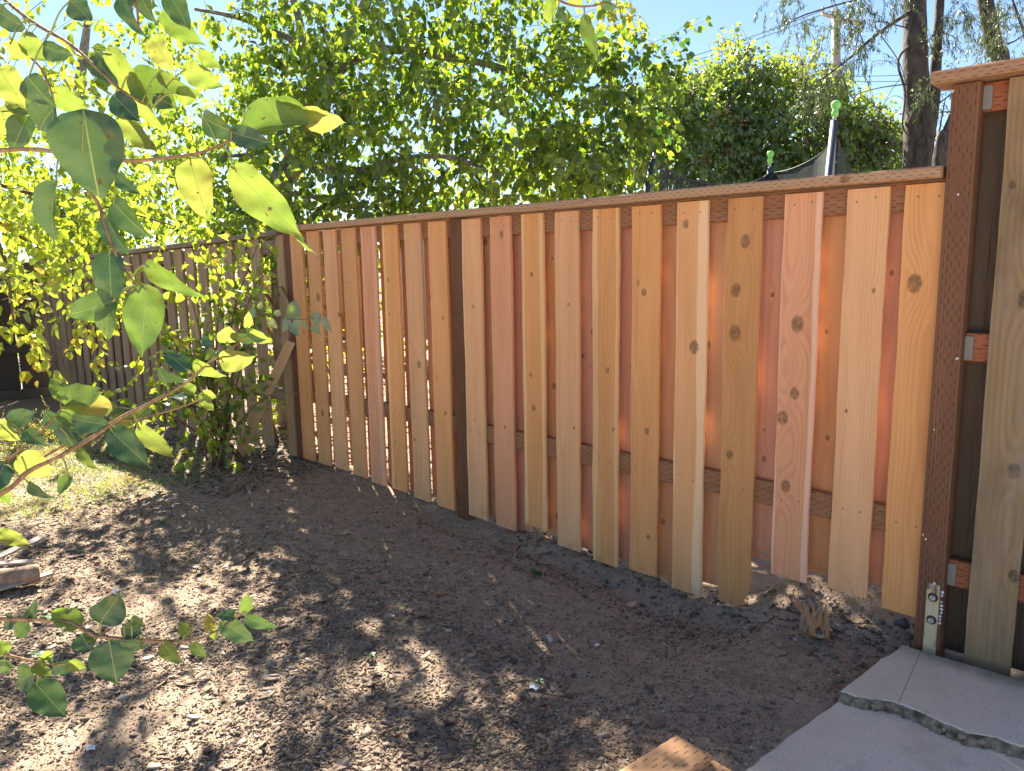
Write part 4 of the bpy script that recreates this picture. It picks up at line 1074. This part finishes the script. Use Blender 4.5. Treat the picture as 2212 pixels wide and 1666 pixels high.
nbranch([(-260, 300, D+.1), (-60, 325, D), (60, 322, D), (160, 333, D), (270, 347, D), (370, 340, D), (440, 328, D), (500, 302, D)], .0028, .0014, [
    (182, 246, 212, 444, 150, .14, .1, 1, .72), (118, 235, 60, 285, 60, .12, .5), (660, 268, 466, 258, 62, .50, .75, 3), (600, 226, 700, 262, 58, .58, .8, 1), (665, 240, 735, 280, 40, .85, .9, 3), (500, 286, 586, 312, 46, .05, .2, 0),
    (440, 255, 520, 300, 55, .10, .4, 1), (412, 352, 446, 478, 76, .80, .15, 4), (506, 366, 652, 520, 78, .66, .35, 0), (640, 505, 686, 560, 12, .6, .9, 4), (246, 440, 318, 520, 60, .22, .4, 1), (122, 398, 84, 532, 34, .15, .9, 3),
    (246, 378, 300, 420, 26, .1, .5)], D)
nbranch([(150, 370, D), (206, 430, D), (226, 485, D), (244, 535, D), (268, 580, D), (300, 622, D)], .0020, .0011, [
    (236, 548, 240, 690, 66, .16, .15, 1), (246, 650, 148, 688, 52, .35, .5, 2), (318, 572, 434, 650, 46, .55, .35, 1), (316, 622, 304, 776, 80, .42, .15, 0), (232, 668, 226, 742, 46, .30, .5, 4), (232, 470, 262, 560, 30, .1, .8, 3)], D)
nbranch([(-60, -60, D+.1), (60, 40, D), (150, 95, D-.02), (212, 150, D-.04), (262, 195, D-.04), (330, 232, D)], .0022, .0010, [
    (238, 112, 350, 300, 66, .70, .3, 1), (286, 158, 384, 238, 76, .40, .3, 0), (246, 208, 300, 262, 54, .02, .2, 0), (336, 205, 376, 238, 34, .03, .4), (250, 255, 352, 330, 30, .75, .6, 2), (350, 32, 440, 100, 44, .6, .4, 0), (330, 88, 372, 152, 50, .8, .3, 4), (398, 148, 482, 190, 46, .62, .3, 0),
    (382, 200, 430, 215, 34, .55, .6), (348, 150, 425, 222, 22, .5, .8, 3), (50, 78, 104, 135, 44, .6, .4), (96, 100, 152, 126, 36, .1, .6), (60, 168, 112, 232, 60, .1, .3, 1), (0, 150, 52, 236, 64, .7, .4, 0), (20, 95, 66, 128, 36, .65, .5), (0, 28, 50, 62, 46, .08, .5), (262, -12, 300, 80, 42, .1, .6, 1), (150, 0, 210, 52, 44, .25, .5), (206, 120, 236, 185, 30, .12, .8), (430, 110, 482, 150, 24, .6, .6)], D-.02)
nbranch([(260, -60, .72), (292, 0, .72), (300, 60, .72)], .0016, .001, [(290, -40, 330, 60, 52, .15, .5, 1), (296, -30, 268, 40, 26, .1, .8), (360, -20, 420, 70, 40, .25, .6, 2)], .72)
nbranch([(20, 90, D+.3), (90, 150, D+.3), (120, 240, D+.3), (125, 330, D+.3)], .002, .001, [(30, 195, 90, 260, 60, .6, .5, 2), (0, 240, 62, 300, 66, .7, .5, 1), (120, 200, 190, 240, 50, .6, .5), (60, 250, 20, 330, 50, .2, .5)], D+.3)
D = 1.12
nbranch([(-180, 1150, D), (0, 1068, D), (60, 1020, D), (120, 990, D), (200, 945, D), (262, 902, D), (330, 868, D), (400, 828, D), (455, 782, D), (506, 748, D), (535, 722, D)], .0042, .0012, [
    (480, 782, 548, 772, 50, .80, .1, 4), (488, 740, 496, 700, 40, .78, .4, 2), (545, 712, 586, 750, 22, .72, .6, 3), (534, 708, 538, 672, 18, .7, .4), (420, 784, 486, 820, 32, .72, .4, 1), (404, 800, 350, 752, 36, .12, .4, 0), (452, 752, 436, 730, 22, .3, .3), (500, 722, 575, 738, 18, .3, 1.0), (345, 800, 418, 836, 32, .12, .8, 1), (470, 760, 440, 780, 14, .5, .6),
    (300, 925, 378, 992, 36, .74, .3, 0), (242, 932, 322, 1012, 58, .14, .3, 0), (172, 972, 206, 1016, 26, .6, .4), (130, 922, 168, 976, 34, .1, .5), (44, 984, 112, 1034, 58, .82, .2, 4), (150, 1030, 120, 1072, 30, .45, .4), (62, 1046, 110, 1080, 26, .3, .5), (10, 1000, -20, 1070, 50, .1, .3)], D)
nbranch([(-150, 1090, D), (0, 1005, D), (70, 950, D), (125, 895, D), (132, 870, D)], .0024, .001, [
    (236, 884, 122, 868, 52, .80, .25, 1), (135, 862, 112, 812, 34, .5, .3, 0), (130, 862, 236, 838, 46, .45, .5, 2), (158, 906, 244, 922, 44, .12, .3, 0), (132, 885, 168, 928, 32, .5, .4), (20, 908, 78, 892, 40, .06, .2, 0), (98, 896, 176, 938, 40, .12, .5, 1), (60, 930, 90, 965, 30, .1, .5), (0, 915, 40, 955, 34, .7, .6), (0, 1150, 66, 1180, 30, .8, .3, 0), (-20, 1010, 10, 1100, 40, .6, .5)], D)
nbranch([(60, 1008, D+.1), (160, 950, D+.1), (240, 915, D+.1), (320, 900, D+.1), (390, 880, D+.1), (440, 862, D+.1)], .0024, .001, [
    (212, 868, 292, 898, 38, .15, .9, 1), (242, 918, 318, 886, 36, .76, .3, 4), (300, 905, 330, 882, 12, .2, .9), (432, 852, 466, 888, 20, .6, .7), (438, 846, 470, 858, 14, .7, .8), (398, 862, 350, 850, 24, .3, .9), (418, 850, 384, 826, 22, .65, .6), (290, 930, 260, 960, 26, .6, .5), (180, 950, 150, 920, 26, .1, .4)], D+.1)
D = 1.0
nbranch([(-200, 1320, D), (0, 1336, D), (80, 1338, D), (150, 1345, D), (205, 1372, D), (270, 1380, D), (370, 1385, D), (440, 1376, D), (500, 1342, D), (530, 1318, D)], .0036, .0011, [
    (218, 1342, 262, 1284, 74, .16, .3, 4), (172, 1352, 106, 1316, 46, .62, .3, 0), (120, 1338, 86, 1322, 26, .2, .8), (176, 1372, 196, 1408, 50, .2, .3, 0), (236, 1388, 252, 1482, 86, .28, .15, 0), (268, 1352, 308, 1370, 34, .15, .5), (262, 1390, 322, 1395, 22, .2, .9), (285, 1335, 312, 1355, 20, .5, .5), (352, 1392, 392, 1436, 36, .62, .3, 1), (400, 1375, 392, 1342, 24, .55, .4), (424, 1386, 436, 1428, 22, .5, .9, 3),
    (455, 1366, 448, 1322, 26, .82, .2, 0), (528, 1322, 537, 1282, 27, .42, .2, 0), (480, 1344, 552, 1392, 44, .30, .2, 4), (532, 1334, 604, 1362, 30, .32, .3, 1), (508, 1332, 466, 1328, 24, .15, .4), (470, 1362, 452, 1388, 18, .6, .5), (308, 1378, 290, 1408, 18, .7, .6), (60, 1345, 30, 1380, 34, .3, .4), (30, 1335, 0, 1360, 34, .3, .5), (150, 1350, 120, 1372, 24, .2, .5), (205, 1385, 180, 1372, 20, .6, .7), (60, 1330, 78, 1308, 20, .1, .5)], D)
nbranch([(-150, 1380, D), (0, 1412, D), (60, 1426, D), (110, 1436, D), (150, 1432, D)], .0024, .001, [
    (74, 1452, 22, 1482, 58, .30, .2, 4), (78, 1478, 142, 1552, 66, .30, .2, 0), (80, 1432, 102, 1460, 28, .6, .5), (112, 1430, 65, 1400, 24, .15, 1.0), (118, 1434, 182, 1440, 26, .1, .9), (150, 1430, 186, 1452, 34, .65, .5, 1), (100, 1425, 100, 1398, 20, .7, .6), (10, 1412, 0, 1385, 30, .55, .3), (10, 1425, 6, 1465, 34, .35, .3)], D)
# shoot hanging in from above the frame
nbranch([(1050, -160, .9), (1150, -40, .9), (1210, 2, .9), (1262, 14, .9), (1320, 0, .9), (1360, -40, .9)], .0016, .001, [(1262, 36, 1288, 128, 28, .5, .4, 0), (1196, -20, 1188, 60, 16, .7, .9), (1225, -20, 1260, 16, 26, .8, .4), (1300, 5, 1336, 22, 22, .2, .6), (1205, 22, 1228, 50, 24, .15, .5)], .9)
for (bx, by, tx, ty, wp) in [(628, 690, 640, 645, 30), (638, 690, 652, 702, 20), (625, 685, 612, 720, 16), (628, 700, 648, 730, 20), (675, 690, 698, 680, 26), (680, 700, 690, 726, 22), (700, 688, 716, 722, 20), (596, 682, 604, 668, 14), (560, 668, 566, 650, 12), (585, 690, 598, 712, 14), (656, 698, 664, 712, 12), (545, 665, 548, 690, 12)]:
    a_ = vine; nleaf(vine, np.array(vine.location), bx, by, tx, ty, wp, 4.2, random.choice([.3, .8, .6]), random.uniform(0, .7), meshes=NLP)

# mid-distance boughs of the near tree: lime leaves in the upper left
fb = Foliage()
for (x, y, d, rx, ry, n, tn) in [(60, 420, 3.2, .35, .22, 20, .6), (160, 600, 3.6, .35, .22, 24, .62), (30, 560, 3.0, .25, .25, 16, .6), (330, 470, 3.8, .35, .2, 20, .55), (20, 720, 3.0, .10, .10, 4, .85), (250, 690, 3.8, .22, .14, 10, .8), (60, 100, 2.6, .22, .15, 8, .6), (470, 540, 4.2, .2, .06, 8, .75), (120, 290, 3.0, .25, .12, 8, .5), (-150, 450, 2.8, .3, .4, 14, .7)]:
    for _ in range(int(n*1.8)):
        o = inball((rx, .3, ry)); P = dep(x, y, d)+rt*o[0]+fwh*o[1]+np.array([0, 0, 1])*o[2]
        if sunlit(P): continue
        fb.spray(P, rng.normal(0, 1, 3)+[.3, -.1, 0], rng.uniform(.15, .32), 9, .046, tn, .35, .1)
fb.finish(ntree, L_TREE, B_TWIG, parts=280, twr=.0014, foliage='far_foliage')
for pts in ([(-300, 300, 2.6), (-50, 450, 3.0), (120, 560, 3.5), (260, 640, 3.8)], [(-300, 250, 2.6), (0, 400, 3.1), (200, 440, 3.5), (420, 500, 4.1)], [(-50, 450, 3.0), (10, 560, 3.0), (30, 700, 3.0)]):
    pl_ = smoothline([dep(*p) for p in pts], 6); tube('bough', pl_, np.linspace(.012, .003, len(pl_)), B_TWIG, ntree, 6, .1)

# ------------------------------------------------------------------ old timber on the left of the soil
lg = smoothline([onZ(-40, 1255, .045), onZ(30, 1247, .045), onZ(86, 1237, .045)], 4)
o = tube('log_piece', lg, [.042]*(len(lg)-1)+[.036], LOGM, None, 12, .12); tag(o, 'short brown log lying between two grey sticks at the left edge', 'log')
stick('grey_stick', onZ(-60, 1228, .05), onZ(92, 1160, .06), .035, .010, GREYW, None, .2, 'grey flat stick slanting up behind the brown log', 'stick')
stick('pale_stick', onZ(-60, 1290, .02), onZ(112, 1238, .03), .030, .010, GREYW, None, .1, 'pale grey stick in front of the brown log', 'stick')
stick('broken_slat', onZ(-60, 1222, .07), onZ(70, 1212, .06), .030, .008, GREYW, None, .1, 'thin split slat lying on top of the brown log', 'stick')

# ------------------------------------------------------------------ rotten stump wood and roots under the fence
sp0 = onZ(1765, 1355, .03)
st = empty('rotten_wood', sp0, 'splintered orange brown chunk of rotten stump in the soil under the fence', 'stump')
for k in range(16):
    a = sp0+np.array([rng.normal(0, .022), rng.normal(0, .012), -.03]); b = sp0+np.array([-.035+rng.normal(0, .028), -.00+rng.normal(0, .02), .06+.045*rng.random()])
    V, F_ = tube_vf([a, a*.5+b*.5+rng.normal(0, .004, 3), b], [.012+.008*rng.random(), .012, .002], 5, .4)
    meshobj('splinter', V, F_, SPLINT if k % 3 else LOGM, st)
hum = pebble('core', sp0+np.array([.005, .01, -.015]), .035, ROOTM, st, (1, .7, .9), seed=5)
rt_ = empty('root_tangle', (-1.2, .03, .04), 'tangle of dark roots in the soil mound under the notched picket', 'roots')
for k in range(46):
    a = np.array([-1.30+rng.random()*.5, -.09+rng.random()*.15, 0]); a[2] = float(gz(a[0], a[1]))+.003
    pts = [a]
    d = rng.normal(0, 1, 3)*[1, .7, .3]
    for _ in range(5): d = d*.7+rng.normal(0, .6, 3)*[1, .7, .4]; q = pts[-1]+d*.018; q[2] = max(q[2], float(gz(q[0], q[1]))+.001); pts.append(q)
    V, F_ = tube_vf(pts, np.linspace(.0032, .001, 6), 4); meshobj('root', V, F_, ROOTM if k % 3 else SPLINT, rt_)
dk_ = onZ(1950, 1345, .03)
o = pebble('dark_stone', dk_, .028, simple('dark_stone_surface', (.06, .065, .075), .5), None, (1, .8, .8), 9); tag(o, 'dark blue grey stone below the last picket next to the strap post', 'stone')

# ------------------------------------------------------------------ litter: chips, gravel, grass
def inframe(P, m=40):
    x, y, z = project_many(P); return (z > .1) & (x > -m) & (x < 2212+m) & (y < 1666+m) & (y > 600)
def litter(n, lo, hi, dens, size, tintf, zoff=.0, name='wood_chips', flat=.25, pebb=False, label=None):
    P = np.stack([rng.uniform(lo[0], hi[0], n*6), rng.uniform(lo[1], hi[1], n*6), np.zeros(n*6)], 1)
    P[:, 2] = gz(P[:, 0], P[:, 1])+zoff
    keep = inframe(P) & ~((P[:, 0] > -.720+.118*(P[:, 1]+.05)) & (P[:, 1] > -4.5) & (P[:, 1] < -.03)); P = P[keep]
    keep = rng.random(len(P)) < dens(P); P = P[keep][:n]; m = len(P)
    s = size(P, m)
    yaw = rng.uniform(0, 6.28, m); tilt = rng.normal(0, .3, (m, 2))
    ex = np.stack([np.cos(yaw), np.sin(yaw), tilt[:, 0]], 1); ey = np.stack([-np.sin(yaw), np.cos(yaw), tilt[:, 1]], 1); ez = np.cross(ex, ey)
    if pebb:
        v = oct_v; asp = rng.uniform(.6, 1., (m, 1))
        V = P[:, None, :]+(v[None, :, 0:1]*ex[:, None]*s[:, None, None]+v[None, :, 1:2]*ey[:, None]*(s[:, None]*asp)[:, None]+v[None, :, 2:3]*ez[:, None]*(s*.6)[:, None, None])
        V += rng.normal(0, 1, V.shape)*s[:, None, None]*.12
        F_ = (oct_f[None]+np.arange(m)[:, None, None]*6).reshape(-1, 3); k = 6
    else:
        v = np.array([[-1, -1, -1], [1, -1, -1], [1, 1, -1], [-1, 1, -1], [-1, -1, 1], [1, -1, 1], [1, 1, 1], [-1, 1, 1]], float)
        asp = rng.uniform(.18, .6, (m, 1))
        V = P[:, None, :]+(v[None, :, 0:1]*ex[:, None]*s[:, None, None]+v[None, :, 1:2]*ey[:, None]*(s[:, None]*asp)[:, None]+v[None, :, 2:3]*ez[:, None]*(s*flat*.5)[:, None, None])
        V += rng.normal(0, 1, V.shape)*s[:, None, None]*.10
        F_ = (np.array(BF)[None]+np.arange(m)[:, None, None]*8).reshape(-1, 4); k = 8
    t = tintf(P, m)
    o = fastmesh(name, V.reshape(-1, 3), F_, CHIP, None, np.repeat(t, k)); 
    if label: o['label'] = label; o['category'] = 'ground cover'
    return o
def dens_chip(P):
    d = np.hypot(P[:, 0], P[:, 1]+2.84); a = np.clip(2.6/np.maximum(d, .5), .12, 1)**1.5
    yz = sst(-.6, -1.5, P[:, 1])*.85+.15
    return a*yz*np.clip(.5+vnoise(P[:, 0], P[:, 1], 2.3, 8)*1.6+.15, .04, 1)
def t_chip(P, m): 
    t = np.clip(rng.beta(1.6, 2.2, m)*.85, 0, 1); u = rng.random(m); t[u < .03] = .99; t[(u > .03) & (u < .07)] = .88; return t
litter(46000, (-6.5, -2.75), (-.6, .3), dens_chip, lambda P, m: .0024+.0075*rng.random(m)**3, t_chip, .002, 'wood_chips', label='small brown wood chips and bark scattered over the soil')
litter(1000, (-5, -2.75), (-.6, .1), dens_chip, lambda P, m: .010+.014*rng.random(m)**2, t_chip, .004, 'bark_pieces', flat=.18, label='larger flat bark pieces lying among the fine chips')
litter(26000, (-7.5, -2.75), (-.6, .3), lambda P: np.clip(3/np.hypot(P[:, 0], P[:, 1]+2.84), .1, 1)**1.3, lambda P, m: .0022+.006*rng.random(m)**3, lambda P, m: np.where(rng.random(m) < .05, .99, np.clip(rng.beta(2, 3, m), 0, .8)), .001, 'gravel', pebb=True, label='fine gravel and clods mixed into the brown soil')
litter(30000, (-5.5, -2.75), (-.75, .1), lambda P: np.clip(2.4/np.hypot(P[:, 0], P[:, 1]+2.84), .1, 1)**1.6, lambda P, m: .0018+.0035*rng.random(m)**2, lambda P, m: np.where(rng.random(m) < .035, .97, np.clip(.2+rng.random(m)*.5, 0, .8)), .001, 'soil_crumbs', pebb=True, label='tiny crumbs of earth and grit covering the bare soil')
litter(450, (-2.6, -.35), (-.7, .12), lambda P: np.full(len(P), .6), lambda P, m: .006+.012*rng.random(m)**2, lambda P, m: np.clip(rng.beta(1.5, 3, m)*.8, 0, .95), .004, 'loose_clods', pebb=True, label='dark loose clods of soil along the foot of the new fence')
litter(9000, (-9, .2), (-2.8, 4), lambda P: np.full(len(P), .8), lambda P, m: .008+.02*rng.random(m)**2, lambda P, m: np.clip(rng.random(m), .1, .98), .006, 'leaf_litter', flat=.12, label='leaf litter on the soil behind the new fence')
litter(3000, (-6.5, -.8), (-4.3, .2), lambda P: np.full(len(P), .8), lambda P, m: .006+.018*rng.random(m)**2, t_chip, .005, 'old_leaf_litter', flat=.12, label='dry leaf litter around the foot of the shrub')
# grass
ng = 15000
P = np.stack([rng.uniform(-8, -3.0, ng*3), rng.uniform(-2.6, -.35, ng*3), np.zeros(ng*3)], 1); P[:, 2] = gz(P[:, 0], P[:, 1])
x, y, z = project_many(P)
lim = np.interp(x, [0, 150, 300, 420, 520], [1150, 1140, 1100, 1060, 1000])
dn_ = sst(0, 70, lim-y)*(vnoise(P[:, 0], P[:, 1], 2.5, 6)+.55)
P = P[(x > -60) & (x < 560) & (y > 880) & (rng.random(len(P)) < dn_*1.6)][:ng]; m = len(P)
print('grass', m)
Lg = rng.uniform(.02, .055, m)*(1+vnoise(P[:, 0], P[:, 1], 4, 3)); dirs = rng.normal(0, .55, (m, 3)); dirs[:, 2] = 1
side = np.stack([rng.normal(0, 1, m), rng.normal(0, 1, m), np.zeros(m)], 1); side /= np.linalg.norm(side, axis=1)[:, None]; wg = .0016
V = np.stack([P-side*wg, P+side*wg, P+dirs*Lg[:, None]*.6+side*wg*.7, P+dirs*Lg[:, None]*.6-side*wg*.7, P+dirs*Lg[:, None]+np.stack([dirs[:, 0], dirs[:, 1], -np.ones(m)], 1)*Lg[:, None]*.3], 1).reshape(-1, 3)
k = np.arange(m)[:, None]*5
F_ = np.concatenate([k+np.array([[0, 1, 2]]), k+np.array([[0, 2, 3]]), k+np.array([[3, 2, 4]])], 0)
tg = np.clip(.62+vnoise(P[:, 0], P[:, 1], 3, 9)*.9+rng.normal(0, .18, m), 0, 1)
o = fastmesh('grass', V, F_, L_GRASS, None, np.repeat(tg, 5)); tag(o, 'thin dry and green grass in the sun at the left of the yard', 'grass')

# dry clump of plants at the far left
dc = onZ(60, 985, 0)
dry = empty('dry_plant_clump', dc, 'clump of straw coloured dry plants at the left edge behind the near leaves', 'plant'); f = Foliage()
for _ in range(170):
    P_ = dc+rng.normal(0, 1, 3)*[.28, .28, 0]; P_[2] = rng.random()*.2
    f.spray(P_, rng.normal(0, 1, 3)+[0, 0, 1.5], .16, 12, .018, .85, -.2, .12, .5)
f.finish(dry, L_GRASS, B_TWIG, ratio=.4, parts=0, twr=.0014)

# ------------------------------------------------------------------ little things one can pick out on the soil
def weed(x, y, n, sz, label, tint=.25):
    c = onZ(x, y, 0); c[2] = float(gz(c[0], c[1])); r = empty('weed', c, label, 'weed', 'small green weeds on the soil')
    tube('stem', [c, c+[0, 0, .012], c+[.003, 0, .022]], .0012, PETI, r, 5)
    for k in range(n):
        a = 6.28*k/n+random.random()*.6; o = bpy.data.objects.new('leaf', NLM[k % 5]); COL.objects.link(o); o.parent = r; o.location = (0, 0, .018)
        o.rotation_euler = (random.uniform(-.1, .5), random.uniform(-.3, .3), a); o.scale = (sz, sz, sz); o['tint'] = tint+random.uniform(-.1, .1)
weed(1157, 1222, 9, .035, 'largest green weed on the soil near the middle of the new fence', .2)
weed(873, 1307, 4, .022, 'single pale green leafy weed left of the middle of the bare soil', .3)
weed(803, 1408, 4, .022, 'small dark green weed lower left of the bare soil', .2)
weed(1166, 1446, 4, .026, 'green weed beside a scrap of white paper', .25)
weed(1625, 1392+90, 2, .014, 'tiny weed sprout near the sunlit strip above the lumber', .4)
weed(2212*.0+1808, 1473, 4, .018, 'green sprout at the left edge of the concrete path', .3)
weed(352, 1130, 5, .03, 'leafy weed at the edge of the dappled grass', .5)
weed(605, 1316, 3, .018, 'yellow green sprout in the sun patch', .7)
def flake(name, x, y, s, mat, label, cat, seed=0, grp=None):
    c = onZ(x, y, 0); c[2] = float(gz(c[0], c[1]))+.006; rs = random.Random(seed); n = 9
    top = []; 
    for k in range(n):
        a = 6.28*k/n; r = s*(.6+.5*rs.random()); top.append((r*math.cos(a), r*.7*math.sin(a), .006*rs.random()+.3*s*rs.uniform(-.3, .6)))
    V = [(0, 0, .003)]+top+[(p[0], p[1], p[2]-.002) for p in top]+[(0, 0, .0)]
    Fs = [(0, 1+k, 1+(k+1) % n) for k in range(n)]+[(1+(k+1) % n, 1+k, 1+n+k, 1+n+(k+1) % n) for k in range(n)]+[(2*n+1, 1+n+(k+1) % n, 1+n+k) for k in range(n)]
    o = meshobj(name, V, Fs, mat, None, c); o.rotation_euler = (rs.uniform(-.3, .3), rs.uniform(-.3, .3), rs.random()*6); tag(o, label, cat, grp); return o
flake('paper_scrap', 1152, 1450, .022, PAPER, 'scrap of white paper beside the green weed', 'litter', 1)
flake('white_scrap', 196, 1602, .022, PAPER, 'white scrap at the lower left in the chips', 'litter', 2)
flake('petal', 563, 1067-8, .014, PINK, 'pink petal on the soil below the left bay of the new fence', 'petal', 3)
flake('dry_leaf', 748, 1145, .035, simple('dry_leaf_tan', (.42, .30, .22), .8), 'curled tan dry leaf left of the mid post', 'dry leaf', 4)
flake('dry_leaf', 735, 1722-90, .03, simple('dry_leaf_b', (.36, .25, .18), .8), 'tan dry leaf near the bottom edge of the photo', 'dry leaf', 5)
flake('dry_leaf', 1365, 1255, .035, simple('dry_leaf_c', (.50, .33, .22), .8), 'pale orange dry leaf at the foot of the golden pickets', 'dry leaf', 6)
flake('white_chip', 848, 1358-44+10, .010, PAPER, 'tiny white chip near the middle of the bare soil', 'litter', 7)
flake('white_chip', 1290, 1400-65+22, .014, PAPER, 'white flake right of the weed with the paper', 'litter', 8)
flake('bark_flake', 950, 1269, .030, simple('orange_bark', (.36, .17, .09), .8), 'orange brown sliver of bark in the middle of the soil', 'bark', 11)
flake('white_scrap', 247, 1268, .03, simple('pale_scrap', (.6, .55, .52), .8), 'pale crumpled scrap right of the brown log', 'litter', 12)
for i, (x, y, s, lab) in enumerate([(770, 1128, .02, 'round tan stone below the mid post of the new fence'), (947, 1108, .022, 'round stone at the foot of the mid post'), (1305, 1205, .02, 'brown stone under the golden picket'), (1325, 1215, .022, 'rounded ochre stone under the golden picket beside its neighbour'), (585, 1425, .018, 'tan pebble in the dappled chips'), (1418, 1278, .014, 'small grey stone near the dry leaf')]):
    c = onZ(x, y, 0); c[2] = float(gz(c[0], c[1]))+.006
    tag(pebble('stone', c, s, STONE, None, (1, .85, .7), 40+i), lab, 'stone', 'loose stones on the soil')
print('objects', len(bpy.data.objects))
